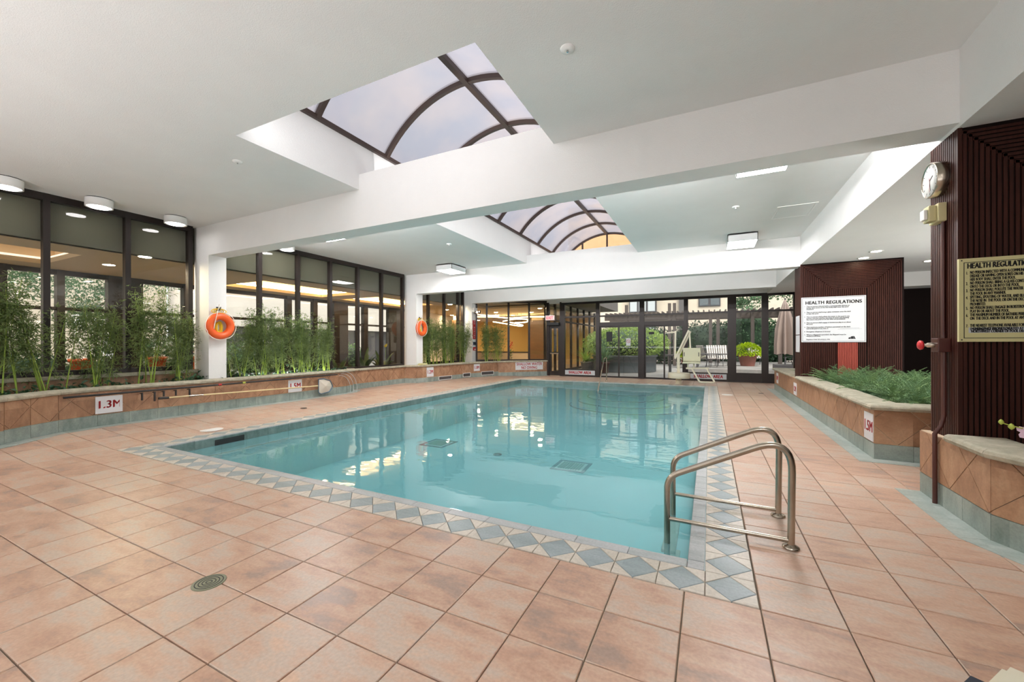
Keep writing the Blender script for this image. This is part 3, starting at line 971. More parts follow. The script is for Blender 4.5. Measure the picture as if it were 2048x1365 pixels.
ribbed_pillar('column_timber', XS, 4.45, 2.72, 3.24, 0.0, ZS, 'near dark ribbed timber pillar carrying the clock')
ribbed_pillar('column_timber', XS, 4.45, 9.63, 10.35, 0.0, ZS, 'far dark ribbed timber pillar behind the fern planter')

# ------------------------------------------------------------------ tiled planters
def offset_path(path, sgn, o):
    out = []
    n = len(path)
    ns = []
    for i in range(n - 1):
        d = Vector((path[i + 1][0] - path[i][0], path[i + 1][1] - path[i][1])).normalized()
        ns.append(Vector((d.y, -d.x)) * sgn)
    for i in range(n):
        if i == 0: mv = ns[0]
        elif i == n - 1: mv = ns[-1]
        else:
            a, b2 = ns[i - 1], ns[i]
            mv = (a + b2) / (1 + a.dot(b2))
        out.append(Vector((path[i][0], path[i][1])) + mv * o)
    return out, ns

def planter(label, path, sgn, ztop, caps, capw=0.3, zfun=None, soil=None, soilz=0.6, edge=True, group=None):
    zfun = zfun or (lambda x: 0.0)
    cx = sum(p[0] for p in path) / len(path); cy = sum(p[1] for p in path) / len(path)
    P = thing('planter', label, 'planter', (cx, cy, 0), group)
    back, ns = offset_path(path, sgn, -0.14)
    frontc, _ = offset_path(path, sgn, -0.012)
    core = MB()
    for i in range(len(path) - 1):
        q = [frontc[i], frontc[i + 1], back[i + 1], back[i]]
        core.prism([(v.x, v.y) for v in q], -0.05, ztop - 0.07)
    core.build('wall_core', M['joint'], P)
    D = 0.566
    s_acc = 0.0
    for i in range(len(path) - 1):
        p = Vector(path[i]); q = Vector(path[i + 1])
        L = (q - p).length
        d = (q - p) / L
        n = ns[i]
        n3 = Vector((n.x, n.y, 0))
        z0 = zfun((p.x + q.x) / 2)
        zs0, zs1 = z0 + 0.205, ztop - 0.072
        def W(s, z): 
            v = p + d * s
            return Vector((v.x, v.y, z))
        # base course
        k = 0
        nb = max(1, int(round(L / 0.4))); st = L / nb
        for k in range(nb):
            pts = [W(k * st + 0.002, z0), W((k + 1) * st - 0.002, z0), W((k + 1) * st - 0.002, z0 + 0.2), W(k * st + 0.002, z0 + 0.2)]
            MB().slab(pts, n3, 0.012).build('base_tile', M['green'], P)
        # diagonal course
        k0 = int(s_acc / D) - 1
        while k0 * D - D < s_acc + L:
            for c0, c1 in ((k0 * D, zs0 + D / 2), ((k0 + 0.5) * D, zs0), ((k0 + 0.5) * D, zs0 + D)):
                poly = [(c0 - D / 2 - s_acc, c1), (c0 - s_acc, c1 - D / 2), (c0 + D / 2 - s_acc, c1), (c0 - s_acc, c1 + D / 2)]
                poly = clip_rect(poly, 0.0, L, zs0, zs1)
                if len(poly) >= 3 and area(poly) > 0.0008:
                    poly = shrink(poly, 0.0042)
                    MB().slab([W(a, b2) for a, b2 in poly], n3, 0.012).build('cladding_tile', M['clad'], P)
            k0 += 1
        # pale green tiles on the floor along the wall
        if edge:
            nb = max(1, int(round(L / 0.4)))
            oo, _ = offset_path(path, sgn, 0.2)
            for k in range(nb):
                a, b2 = k / nb, (k + 1) / nb
                pa, pb = p.lerp(q, a), p.lerp(q, b2)
                qa, qb = oo[i].lerp(oo[i + 1], a), oo[i].lerp(oo[i + 1], b2)
                poly = shrink([(v.x, v.y) for v in (pa, pb, qb, qa)], 0.002)
                f = MB(); zz = zfun(p.x)
                zt = max(zfun(x) for x, y in poly) + 0.004
                f.prism(poly, zt - 0.012, zt)
                f.build('edge_tile', M['edge'], floor)
        s_acc += L
    # cap stones
    prof = [(-capw, ztop), (0.02, ztop), (0.042, ztop - 0.012), (0.052, ztop - 0.035), (0.042, ztop - 0.062), (0.03, ztop - 0.07), (-capw, ztop - 0.07)]
    for cp in caps:
        lines = [offset_path(cp, sgn, o)[0] for o, z in prof]
        for i in range(len(cp) - 1):
            L = (Vector(cp[i + 1]) - Vector(cp[i])).length
            npc = max(1, int(round(L / 1.1)))
            for k in range(npc):
                g_ = 0.003 / L
                a = k / npc + (g_ if k or i else 0); b2 = (k + 1) / npc - (g_ if k < npc - 1 else 0)
                nsec = 5 if L > 0.6 else 2
                vs = []
                for sct in range(nsec):
                    t = a + (b2 - a) * sct / (nsec - 1)
                    for (o, z), ln in zip(prof, lines):
                        v = ln[i].lerp(ln[i + 1], t)
                        j = 0.006 if 0 < sct < nsec - 1 else 0.0
                        vs.append((v.x + rnd.uniform(-j, j), v.y + rnd.uniform(-j, j), z + rnd.uniform(-j, j) * 0.6))
                np_ = len(prof)
                fs = [(s_ * np_ + e, s_ * np_ + (e + 1) % np_, (s_ + 1) * np_ + (e + 1) % np_, (s_ + 1) * np_ + e) for s_ in range(nsec - 1) for e in range(np_)]
                fs += [tuple(range(np_))[::-1], tuple(range((nsec - 1) * np_, nsec * np_))]
                bm = MB(); bm.add(vs, fs, False)
                bm.build('cap_stone', M['stone'], P)
    if soil:
        MB().prism(soil, 0.0, soilz).build('soil', M['soil'], P)
    return P

ZPA = 0.765
pathA = [(-7.7, -2.3), (-8.15, -1.2), (-8.42, -0.65), (-8.60, -0.3), (-8.80, 0.0), (-9.0, 0.35), (-9.10, 0.85), (-9.08, 1.7), (-9.06, 2.7), (-9.03, 4.4), (-9.06, 5.5), (-9.10, 6.25), (-9.22, 6.6), (-9.50, 6.86)]
planter('long curved tan tiled planter with bamboo along the left windows', pathA, 1, ZPA, [pathA], 0.24, zf,
        [(x - 0.13, y) for x, y in pathA[1:-2]] + [(-9.69, 6.5), (-9.69, -1.2)], 0.60)
pathB = [(-9.60, 6.80), (-9.60, 9.36), (-9.20, 9.50), (-9.05, 10.0), (-8.72, 12.5), (-8.2, 14.1), (-6.46, 15.86)]
planter('tan tiled planter wall running past the far columns to the exit door', pathB, 1, 0.735, [pathB], 0.16, lambda x: 0.05 if x < -8.4 else 0.0,
        [(-9.2, 10.0), (-8.87, 12.5), (-8.35, 14.05), (-6.7, 15.7), (-9.2, 13.87), (-9.25, 13.5), (-9.69, 13.5), (-9.69, 10.0)], 0.6)
# low sill wall under the near left window
sl = thing('window_sill_wall', 'low tan tiled wall with stone cap under the near left window', 'wall', (-9.72, 0, 0))
MB().box(-9.84, -9.70, -2.7, 2.68, 0.0, 0.90).build('wall_core', M['joint'], sl)
for k in range(13):
    MB().box(-9.70, -9.688, -2.69 + k * 0.413, -2.69 + (k + 1) * 0.413 - 0.004, 0.48, 0.897).build('cladding_tile', M['clad'], sl)
for k in range(5):
    MB().cbox(-9.83, -9.63, -2.69 + k * 1.074, -2.69 + (k + 1) * 1.074 - 0.004, 0.90, 0.97, 0.012).build('cap_stone', M['stone'], sl)
s_ = MB().box(-9.84, -9.72, 3.06, 9.62, 0.0, 0.70).build('wall_left_sill', M['joint']); s_['kind'] = 'structure'
s_ = MB().box(-9.84, -9.72, 10.0, 13.54, 0.0, 0.70).build('wall_left_sill', M['joint']); s_['kind'] = 'structure'
s_ = MB().prism([(-9.40, 13.95), (-6.5, 15.98), (-6.5, 15.86), (-9.30, 13.83)], 0.0, 0.70).build('wall_left_sill', M['joint']); s_['kind'] = 'structure'

ZPR = 0.715
planter('tan tiled planter full of ferns between the two timber pillars', [(4.4, 4.50), (2.47, 4.52), (2.47, 10.0)], -1, ZPR, [[(4.4, 4.50), (2.47, 4.52), (2.47, 9.60)]], 0.32, None,
        [(2.6, 4.65), (4.4, 4.65), (4.4, 9.60), (2.6, 9.60)], 0.62)
planter('tan tiled planter end beyond the far timber pillar by the courtyard glass', [(2.47, 10.0), (2.47, 13.42), (4.2, 13.42)], -1, ZPR, [[(2.47, 10.38), (2.47, 13.42), (4.2, 13.42)]], 0.32, None,
        [(2.6, 10.4), (4.2, 10.4), (4.2, 13.3), (2.6, 13.3)], 0.62)
pathF = [(2.47, 3.25), (2.47, 2.10), (2.74, 1.60), (3.35, 1.2), (4.5, 1.05)]
planter('tan tiled planter with rounded stone cap in front of the near timber pillar', pathF, 1, 0.70, [[(2.47, 2.66), (2.47, 2.10), (2.74, 1.60), (3.35, 1.2), (4.5, 1.05)]], 0.34, None,
        [(2.6, 2.7), (2.6, 2.1), (2.85, 1.7), (3.4, 1.33), (4.5, 1.2), (4.5, 2.7)], 0.60)
pe = MB().box(2.48, 2.53, 3.24, 3.262, 0.0, 0.63)
# ------------------------------------------------------------------ plants
def leaf_cloud(mb, n, fn, L, w):
    for _ in range(n):
        p, d, nr = fn()
        l = rnd.uniform(*L)
        mb.leaf(p, d, nr, l, w * l)
def rdir(zb=0.0):
    while True:
        v = Vector((rnd.uniform(-1, 1), rnd.uniform(-1, 1), rnd.uniform(-1, 1)))
        if 0.05 < v.length < 1:
            v.normalize(); v.z += zb
            return v.normalized()

def make_bamboo(h, ncane, nleaf, spread, low=0.42):
    root = thing('bamboo', '', 'bamboo', (0, 0, 0), 'bamboo clumps along the left windows')
    canes = []
    for k in range(ncane):
        a = rnd.uniform(0, 2 * PI)
        b0 = Vector((0.10 * math.cos(a), 0.13 * math.sin(a), 0))
        top = b0 + Vector((rnd.uniform(-0.12, 0.12), rnd.uniform(-spread, spread), h * rnd.uniform(0.72, 1.0)))
        path = []
        for i in range(7):
            t = i / 6
            v = b0.lerp(top, t)
            v.y += 0.05 * math.sin(t * 2.2) * (1 if top.y > b0.y else -1) * t
            path.append(v)
        canes.append(path)
        MB().tube(path, [0.0125 - 0.0085 * i / 6 for i in range(7)], 5).build('cane', M['bamboocane'], root)
    mb = MB()
    for _ in range(nleaf):
        c = rnd.choice(canes)
        t = low + (1 - low) * rnd.random() ** 0.75
        x = t * 6; i = min(5, int(x))
        p = c[i].lerp(c[i + 1], x - i)
        tw = rdir(0.15); tw.x *= 0.6
        p = p + tw * rnd.uniform(0.02, 0.42) * (1.1 - 0.5 * t)
        for k in range(4):
            d = (tw + rdir(-0.25) * 1.3).normalized()
            L = rnd.uniform(0.06, 0.115)
            mb.leaf(p + rdir() * 0.03, d, rdir(0.8), L, 0.014)
    f = mb.build('foliage', M['bamboo'], root); f['kind'] = 'stuff'
    return root
bam = [make_bamboo(1.85, 6, 820, 0.28, 0.34), make_bamboo(2.05, 7, 950, 0.28, 0.34), make_bamboo(1.80, 8, 980, 0.24, 0.22)]
used = [False] * 3
def put_bamboo(k, x, y, z, rz, sc_, label):
    if not used[k]:
        used[k] = True
        o = bam[k]; o.location = (x, y, z); o.rotation_euler.z = rz; o.scale = (sc_,) * 3; o['label'] = label
        return o
    return dup(bam[k], (x, y, z), rz, sc_, label)
BZ = 0.60
for k, y, rz, s_, lab in ((1, -0.10, 0.1, 1.0, 'bushy bamboo clump cut by the left photo edge'), (0, 0.42, 3.0, 0.98, 'bamboo clump in front of the first window post from the left'),
                          (2, 1.02, 0.2, 0.92, 'bamboo clump behind the 1.3M depth sign in the near left window'), (1, 1.66, 3.3, 0.98, 'bamboo clump with leaning canes in front of the second window post'),
                          (2, 2.28, 0.4, 0.90, 'bamboo clump close to the left side of the near white column')):
    put_bamboo(k, -9.46, y, BZ, rz, s_, lab)
for k, y, rz, s_, lab in ((0, 3.38, 0.0, 0.90, 'bamboo clump just right of the near white column beside the large life ring'), (2, 3.95, 3.0, 0.98, 'bamboo clump at the first post right of the near white column'),
                          (1, 4.45, 0.3, 0.84, 'third bamboo clump right of the near white column'), (2, 4.98, 2.8, 0.94, 'bamboo clump in front of the second post right of the large life ring'),
                          (0, 5.40, 3.1, 0.88, 'bamboo clump second from the far end of the curved planter'), (1, 5.85, 0.2, 0.80, 'last bamboo clump at the rounded end of the curved planter')):
    put_bamboo(k, -9.46, y, BZ, rz, s_, lab)
for k, x, y, rz, s_, lab in ((2, -9.35, 10.35, 1.2, 0.98, 'dense bamboo clump beside the small life ring'), (1, -9.3, 10.8, 0.0, 0.92, 'second dense bamboo clump from the small life ring'),
                             (2, -9.25, 11.35, 2.0, 1.04, 'third dense bamboo clump from the small life ring'), (2, -9.25, 11.95, 0.5, 0.98, 'fourth dense bamboo clump from the small life ring'),
                             (1, -9.2, 12.6, 2.6, 0.9, 'dense bamboo clump just left of the third white column'),
                             (2, -8.7, 13.95, 0.3, 1.0, 'bamboo clump just right of the third white column'), (2, -8.35, 14.25, 1.8, 1.0, 'sparse bamboo clump before the lit yellow lobby wall')):
    put_bamboo(k, x, y, BZ, rz, s_, lab)
# low creeping leaves over the planter soil
mb = MB()
def fn():
    y = rnd.uniform(-1.0, 6.5)
    if rnd.random() < 0.75:
        cy_ = rnd.choice([0.0, 0.7, 1.25, 2.3, 2.45, 2.6, 3.5, 4.2, 4.9, 5.5, 6.1]); y = rnd.gauss(cy_, 0.2)
    return Vector((rnd.uniform(-9.65, -9.28), y, 0.61 + abs(rnd.gauss(0, 0.09)))), rdir(-0.2), rdir(1.2)
leaf_cloud(mb, 2600, fn, (0.06, 0.11), 0.7)
o = mb.build('ground_cover_leaves', M['ivy']); tag(o, 'dark green creeping leaves over the soil of the curved left planter', 'ground cover', kind='stuff')

def make_fern(n, L0):
    mb = MB(); st = MB()
    root = thing('fern', '', 'fern', (0, 0, 0), 'feathery ferns in the right planter')
    for k in range(n):
        a = 2 * PI * k / n + rnd.uniform(-0.2, 0.2)
        L = L0 * rnd.uniform(0.7, 1.15)
        el = rnd.uniform(0.35, 1.25)
        d = Vector((math.cos(a) * math.cos(el), math.sin(a) * math.cos(el), math.sin(el)))
        p = Vector((0, 0, 0)); path = [p.copy()]
        for i in range(8):
            p = p + d * L / 8
            d.z -= 0.13; d.normalize()
            path.append(p.copy())
        st.tube(path, [0.003] * 9, 3, cap=False)
        for i in range(1, 9):
            t = (path[i] - path[i - 1]).normalized()
            sd = t.cross(Vector((0, 0, 1))).normalized()
            for sgn in (-1, 1):
                for q in (0.1, 0.3, 0.5, 0.7, 0.9):
                    b = path[i - 1].lerp(path[i], q)
                    w = 0.085 * math.sin(PI * min(1, (i + q + 0.6) / 10.2)) ** 0.7 * (1.15 - i / 14)
                    mb.leaf(b, sd * sgn + t * rnd.uniform(0.1, 0.6) + Vector((0, 0, rnd.uniform(-0.45, 0.45))), Vector((0, 0, 1)), max(0.02, w * rnd.uniform(0.75, 1.2)), 0.0085)
    st.build('stem', M['fern'], root)
    f = mb.build('frond', M['fern'], root); f['kind'] = 'stuff'
    return root
ferns = [make_fern(26, 0.50), make_fern(22, 0.44), make_fern(28, 0.46)]
fu = [False] * 3
spots = []
fern_labels = []
for r_, y in enumerate([4.98, 5.55, 6.1, 6.7, 7.3, 7.9, 8.5, 9.1]):
    for c_, x in enumerate([3.05, 3.42, 3.82, 4.2]):
        fern_labels.append('feathery fern in the %s row from the near pillar, %s' % (('first', 'second', 'third', 'fourth', 'fifth', 'sixth', 'seventh', 'eighth')[r_], ('against the stone cap', 'second from the stone cap', 'third from the stone cap', 'deepest in the planter')[c_]))
        spots.append((x + rnd.uniform(-0.07, 0.07), y + rnd.uniform(-0.12, 0.12)))
for i, (x, y) in enumerate(spots):
    k = i % 3
    lab = fern_labels[i]
    if not fu[k]:
        fu[k] = True
        o = ferns[k]; o.location = (x, y, 0.62); o['label'] = lab
    else:
        o = dup(ferns[k], (x, y, 0.62), rnd.uniform(0, 6.28), rnd.uniform(0.95, 1.28), lab)
dup(ferns[1], (2.95, 11.2, 0.62), 1.0, 0.9, 'feathery fern alone beyond the far timber pillar').pop('group')

# orchid in the near right planter
M['petal'] = mat('pink white orchid petal', rgb(232, 200, 220), 0.5, trans=0.2)
M['petal2'] = mat('magenta orchid lip', rgb(170, 50, 110), 0.5)
M['bud'] = mat('yellow green orchid bud', rgb(176, 190, 80), 0.5)
oc = Vector((2.80, 2.06, 0.60))
orc = thing('orchid', 'pink and white orchid with green buds in the near right planter', 'orchid', oc)
stem = [oc, oc + Vector((0.02, 0.0, 0.15)), oc + Vector((0.0, 0.02, 0.27)), oc + Vector((-0.06, 0.04, 0.30)), oc + Vector((-0.15, 0.07, 0.27)), oc + Vector((-0.25, 0.09, 0.30))]
MB().tube(stem, 0.004, 5).build('stem', M['bud'], orc)
for q, r_ in ((Vector((-0.25, 0.09, 0.305)), 0.016), (Vector((-0.20, 0.08, 0.275)), 0.019)):
    MB().lathe([(0.002, -r_ * 1.2), (r_ * 0.8, -r_ * 0.5), (r_, 0.1 * r_), (r_ * 0.6, r_), (0.002, r_ * 1.4)], oc + q, 10).build('bud', M['bud'], orc)
for q, face in ((Vector((-0.13, 0.05, 0.25)), Vector((-0.7, -0.7, 0.2))), (Vector((-0.05, -0.02, 0.29)), Vector((-0.3, -0.9, 0.2))), (Vector((0.05, 0.0, 0.24)), Vector((-0.2, -0.9, 0.1))), (Vector((0.02, 0.0, 0.38)), Vector((-0.4, -0.9, 0.2)))):
    face.normalize()
    u = face.cross(Vector((0, 0, 1))).normalized(); v = u.cross(face)
    fm = MB()
    for k in range(5):
        a = PI / 2 + 2 * PI * k / 5
        d = u * math.cos(a) + v * math.sin(a)
        sd = face.cross(d)
        c_ = oc + q
        pts = [c_, c_ + d * 0.02 + sd * 0.022 + face * 0.006, c_ + d * 0.05 + sd * 0.018, c_ + d * 0.062, c_ + d * 0.05 - sd * 0.018, c_ + d * 0.02 - sd * 0.022 + face * 0.006]
        fm.add(pts, [(0, 1, 2, 3), (0, 3, 4, 5)])
    f = fm.build('flower', M['petal'], orc)
    MB().lathe([(0.002, 0), (0.016, 0.006), (0.012, 0.016), (0.002, 0.02)], oc + q + face * 0.006, 8).build('lip', M['petal2'], f)
lm = MB()
for k in range(7):
    a = k * 0.9
    lm.leaf(oc, Vector((math.cos(a), math.sin(a), 0.5)), Vector((0, 0, 1)), 0.24, 0.06)
lm.build('leaf', M['strap'], orc)

# ------------------------------------------------------------------ ceiling lights and devices
LIGHTS = ((1.20, 4.02, 'square white ceiling light partly hidden by the near beam on the right'), (1.25, 9.0, 'square white ceiling light near the far beam on the right'),
          (-7.25, 3.90, 'square white ceiling light partly hidden by the near beam on the left'), (-7.18, 8.86, 'square white ceiling light near the far beam on the left'),
          
          (1.2, -3.6, 'unseen square ceiling light added as fill behind the viewer on the right'), (-7.2, -3.6, 'unseen square ceiling light added as fill behind the viewer on the left'))  # this pair is unseen, added to balance the room light
for x, y, lab in LIGHTS:
    t = thing('ceiling_light', lab, 'light', (x, y, ZC), 'square white ceiling lights')
    h = MB(); a, b2, zb_ = 0.31, 0.42, 3.93
    h.box(x - a, x + a, y - b2, y - b2 + 0.012, zb_, ZC - 0.02).box(x - a, x + a, y + b2 - 0.012, y + b2, zb_, ZC - 0.02).box(x - a, x - a + 0.012, y - b2, y + b2, zb_, ZC - 0.02).box(x + a - 0.012, x + a, y - b2, y + b2, zb_, ZC - 0.02)
    h.box(x - a, x + a, y - b2, y + b2, ZC - 0.04, ZC - 0.02)
    h.build('housing', M['housing'], t)
    MB().box(x - a + 0.05, x + a - 0.05, y - b2 + 0.05, y + b2 - 0.05, ZC - 0.02, ZC).build('mount', M['black'], t)
    MB().box(x - a + 0.012, x + a - 0.012, y - b2 + 0.012, y + b2 - 0.012, zb_ + 0.004, zb_ + 0.012).build('diffuser', M['lamp'], t)
CYL = ((-9.30, -1.2, 'white cylinder ceiling light beyond the left photo edge'), (-9.34, -0.12, 'white cylinder ceiling light cut by the left photo edge'), (-9.27, 0.93, 'white cylinder ceiling light at the first window post from the left'),
       (-9.25, 2.07, 'white cylinder ceiling light nearest the near white column'), (-9.35, 4.55, 'white cylinder ceiling light peeping out behind the near beam'))
for x, y, lab in CYL:
    t = thing('cylinder_light', lab, 'light', (x, y, ZC), 'white cylinder ceiling lights')
    MB().lathe([(0.16, 3.985), (0.185, 3.975), (0.185, ZC - 0.015)], (x, y, 0), 28).build('housing', M['paint'], t)
    MB().lathe([(0.17, ZC - 0.015), (0.17, ZC)], (x, y, 0), 20).build('mount', M['black'], t)
    MB().lathe([(0.13, 3.970), (0.13, 3.978)], (x, y, 0), 24).build('diffuser', M['lampcyl'], t)
for x, y, lab in ((3.68, 8.62, 'round downlight in the right soffit nearer the viewer'), (3.67, 9.35, 'round downlight in the right soffit in front of the white sign pillar'), (5.16, 10.44, 'round downlight in the right soffit half hidden by the clock pillar'),
                  (3.9, 5.6, 'round downlight in the soffit hidden behind the near pillar'), (4.0, -0.5, 'round downlight in the soffit over the near right planter')):
    t = thing('downlight', lab, 'light', (x, y, ZS), 'round downlights in the right soffit')
    MB().lathe([(0.085, ZS - 0.004), (0.115, ZS - 0.008), (0.12, ZS)], (x, y, 0), 24).build('trim_ring', M['paint'], t)
    MB().lathe([(0.085, ZS - 0.006), (0.085, ZS - 0.002)], (x, y, 0), 20).build('diffuser', M['lampwarm'], t)
for x, y, lab in ((-0.583, 1.139, 'round white smoke detector on the ceiling near the skylight'), (-5.50, 1.15, 'small round ceiling cover on the left of the skylight'), (-5.54, 6.40, 'small round ceiling cover over the left deck beyond the near beam'), (1.0, 6.5, 'small round ceiling cover beside the access panel')):
    t = thing('ceiling_disc', lab, 'detector', (x, y, ZC))
    MB().lathe([(0.028, ZC - 0.022), (0.06, ZC - 0.014), (0.064, ZC - 0.004), (0.064, ZC)], (x, y, 0), 24).build('cover', M['paint'], t)
    MB().lathe([(0.008, ZC - 0.035), (0.010, ZC - 0.022)], (x, y, 0), 8).build('sensor', M['chrome'], t)
h = thing('ceiling_access_panel', 'flush square access panel in the ceiling on the right', 'panel', (2.03, 7.3, ZC))
f = MB()
f.box(1.72, 2.36, 6.88, 6.91, ZC - 0.008, ZC).box(1.72, 2.36, 7.69, 7.72, ZC - 0.008, ZC).box(1.72, 1.75, 6.91, 7.69, ZC - 0.008, ZC).box(2.33, 2.36, 6.91, 7.69, ZC - 0.008, ZC)
f.build('frame', M['paint'], h)
MB().box(1.757, 2.323, 6.917, 7.683, ZC - 0.006, ZC).build('door', M['plaster'], h)

# ------------------------------------------------------------------ signs
def plate(name, label, cat, corners_box, m, group=None):
    x0, x1, y0, y1, z0, z1 = corners_box
    t = thing(name, label, cat, ((x0 + x1) / 2, (y0 + y1) / 2, z0), group)
    MB().box(x0, x1, y0, y1, z0, z1).build('board', m, t)
    return t
def depth_sign(label, c, wd_, hg, rot, nrm, body, sz=0.19, sx_=0.82):
    """board of width wd_, centred at c, facing nrm"""
    t = thing('depth_sign', label, 'sign', c, 'red on white depth signs')
    n = Vector(nrm).normalized(); u = Vector((-n.y, n.x, 0))
    c = Vector(c)
    q = [c - u * wd_ / 2 - Vector((0, 0, hg / 2)), c + u * wd_ / 2 - Vector((0, 0, hg / 2)), c + u * wd_ / 2 + Vector((0, 0, hg / 2)), c - u * wd_ / 2 + Vector((0, 0, hg / 2))]
    MB().slab([p + n * 0.006 for p in q], n, 0.008).build('board', M['signwhite'], t)
    tx = text('lettering', body, sz, M['redink'], t, c + n * 0.0072, rot, sx_, bold=0.005)
    return t
nA = Vector((1, 0.02, 0))
depth_sign('white 1.3M depth sign on the curved left planter', (-9.083, 0.995, 0.452), 0.36, 0.30, R_EAST, (1, -0.02, 0), '1.3M', 0.185, 0.86)
depth_sign('white 1.5M depth sign behind the cream pole on the left planter', (-9.032, 4.545, 0.447), 0.375, 0.31, R_EAST, (1, 0, 0), '1.5M', 0.19, 0.80)
aB = math.atan2(0.33, 2.5)
nB = Vector((math.cos(aB), -math.sin(aB), 0))
rB = (PI / 2, 0, PI / 2 - aB)
def onB(y): return -9.05 + (y - 10.0) * 0.132
depth_sign('white 1.2M depth sign just right of the far white column base', (onB(10.12) + 0.002, 10.12, 0.455), 0.36, 0.36, rB, nB, '1.2M', 0.19, 0.80)
aC = math.atan2(0.52, 1.6)
nC = Vector((math.cos(aC), -math.sin(aC), 0)); rC = (PI / 2, 0, PI / 2 - aC)
def onC(y): return -8.72 + (y - 12.5) * 0.325
depth_sign('white 1.0M depth sign above the middle grille on the far left planter', (onC(12.85), 12.85, 0.49), 0.34, 0.30, rC, nC, '1.0M', 0.18, 0.78)
depth_sign('white 1.5M depth sign at the near corner of the fern planter', (2.468, 4.70, 0.40), 0.33, 0.36, R_WEST, (-1, 0, 0), '1.5M', 0.20, 0.76)
depth_sign('small white depth sign below the far timber pillar', (2.468, 9.85, 0.38), 0.36, 0.30, R_WEST, (-1, 0, 0), '1.2M', 0.18, 0.8)
depth_sign('small white depth sign at the far end of the right planters', (2.468, 12.75, 0.43), 0.34, 0.32, R_WEST, (-1, 0, 0), '1.0M', 0.18, 0.8)
# shallow water board on the slanting planter wall
pD0, pD1 = Vector((-8.2, 14.1, 0)), Vector((-6.46, 15.86, 0))
dD = (pD1 - pD0).normalized(); nD = Vector((dD.y, -dD.x, 0)); rD = (PI / 2, 0, math.atan2(dD.y, dD.x))
cD = pD0.lerp(pD1, 0.62) + nD * 0.006
t = thing('warning_sign', 'white SHALLOW WATER NO DIVING board on the planter before the exit door', 'sign', (cD.x, cD.y, 0.30))
q = [cD + dD * a + Vector((0, 0, z)) for a, z in ((-0.70, 0.30), (0.70, 0.30), (0.70, 0.66), (-0.70, 0.66))]
MB().slab(q, nD, 0.006).build('board', M['signwhite'], t)
text('lettering', 'SHALLOW WATER', 0.185, M['redink'], t, cD + nD * 0.0015 + Vector((0, 0, 0.565)), rD, 0.80, bold=0.004)
text('lettering', 'NO DIVING', 0.185, M['redink'], t, cD + nD * 0.0015 + Vector((0, 0, 0.395)), rD, 0.80, bold=0.004)
for x0, x1, lab in ((-5.56, -4.14, 'grey SHALLOW AREA strip at the foot of the glass wall left of the doors'), (-0.16, 1.16, 'grey SHALLOW AREA strip at the foot of the glass wall behind the pool lift')):
    t = plate('warning_sign', lab, 'sign', (x0, x1, YD - 0.072, YD - 0.061, 0.08, 0.29), M['winblind'])
    text('lettering', 'SHALLOW AREA', 0.185, M['redink'], t, ((x0 + x1) / 2, YD - 0.0725, 0.185), R_FRONT, 0.74, bold=0.008)
# exit sign
t = plate('exit_sign', 'lit red and white EXIT sign over the exit door', 'sign', (-6.42, -5.98, 15.50, 15.56, 2.64, 2.86), mat('exit sign face', rgb(236, 214, 210), 0.4, emit=(1, 0.8, 0.78, 1), estr=0.25))
text('lettering', 'EXIT', 0.20, mat('exit red', rgb(226, 30, 60), 0.5, emit=(0.9, 0.05, 0.12, 1), estr=0.35), t, (-6.2, 15.4995, 2.745), R_FRONT, 0.85, bold=0.003)
MB().box(-6.22, -6.18, 15.52, 15.85, 2.86, 2.90).build('bracket', M['white'], t)
# white health board on the far pillar
t = plate('health_sign', 'white HEALTH REGULATIONS board on the far timber pillar', 'sign', (2.557, 3.78, 9.60, 9.628, 1.545, 2.625), M['signwhite'])
f = MB()
X0, X1, Z0, Z1, yf = 2.575, 3.762, 1.563, 2.607, 9.5985
for a, b2, c_, d_ in ((X0, X1, Z0, Z0 + 0.006), (X0, X1, Z1 - 0.006, Z1), (X0, X0 + 0.006, Z0, Z1), (X1 - 0.006, X1, Z0, Z1)):
    f.box(a, b2, yf, yf + 0.0012, c_, d_)
f.build('border_line', M['ink'], t)
text('heading', 'HEALTH REGULATIONS', 0.112, M['ink'], t, (3.17, yf, 2.49), R_FRONT, 0.86, bold=0.004)
RULES = [('1.', 'That no person infected with a communicable disease or\nhaving open sores on his /her body shall enter the pool\nenclosure.'), ('2.', 'That no person shall bring a glass container onto the deck\nor into the pool.'),
         ('3.', 'That no person shall pollute the water in the pool in any\nmanner and that spitting, spouting of water and blowing\nthe nose in the pool or on the deck are prohibited.'), ('4.', 'That no person shall engage in boisterous play in or about\nthe pool.'),
         ('5.', 'That maximum number of bathers permitted on the deck\nand in the pool at any time is'), ('6.', 'Emergency telephone is located'), ('7.', 'Where a lifeguard is provided, the lifeguard must be\nobeyed at all times.')]
z = 2.405
for nb, body in RULES:
    nl = body.count('\n') + 1
    zc_ = z - (nl - 1) * 0.017
    text('lettering', body, 0.040, M['ink'], t, (2.655, yf, zc_), R_FRONT, 0.90, 'LEFT', 0.0006, 0.85)
    text('lettering', nb, 0.040, M['ink'], t, (2.612, yf, z), R_FRONT, 0.90, 'LEFT', 0.0006)
    z -= nl * 0.034 + 0.040
f = MB(); f.box(3.26, 3.70, yf, yf + 0.001, 1.852, 1.854); f.box(3.30, 3.66, yf, yf + 0.001, 1.868, 1.871); f.build('rule_line', M['ink'], t)
text('lettering', 'Regulation Code 565 of R.R.O. 1990', 0.034, M['ink'], t, (2.655, yf, 1.610), R_FRONT, 0.9, 'LEFT', 0.0005)
lg = MB()
lg.slab([(3.455, yf, 1.645), (3.50, yf, 1.665), (3.50, yf, 1.62), (3.46, yf, 1.62)], (0, -1, 0), 0.001)
lg.slab([(3.503, yf, 1.675), (3.545, yf, 1.685), (3.56, yf, 1.62), (3.503, yf, 1.62)], (0, -1, 0), 0.001)
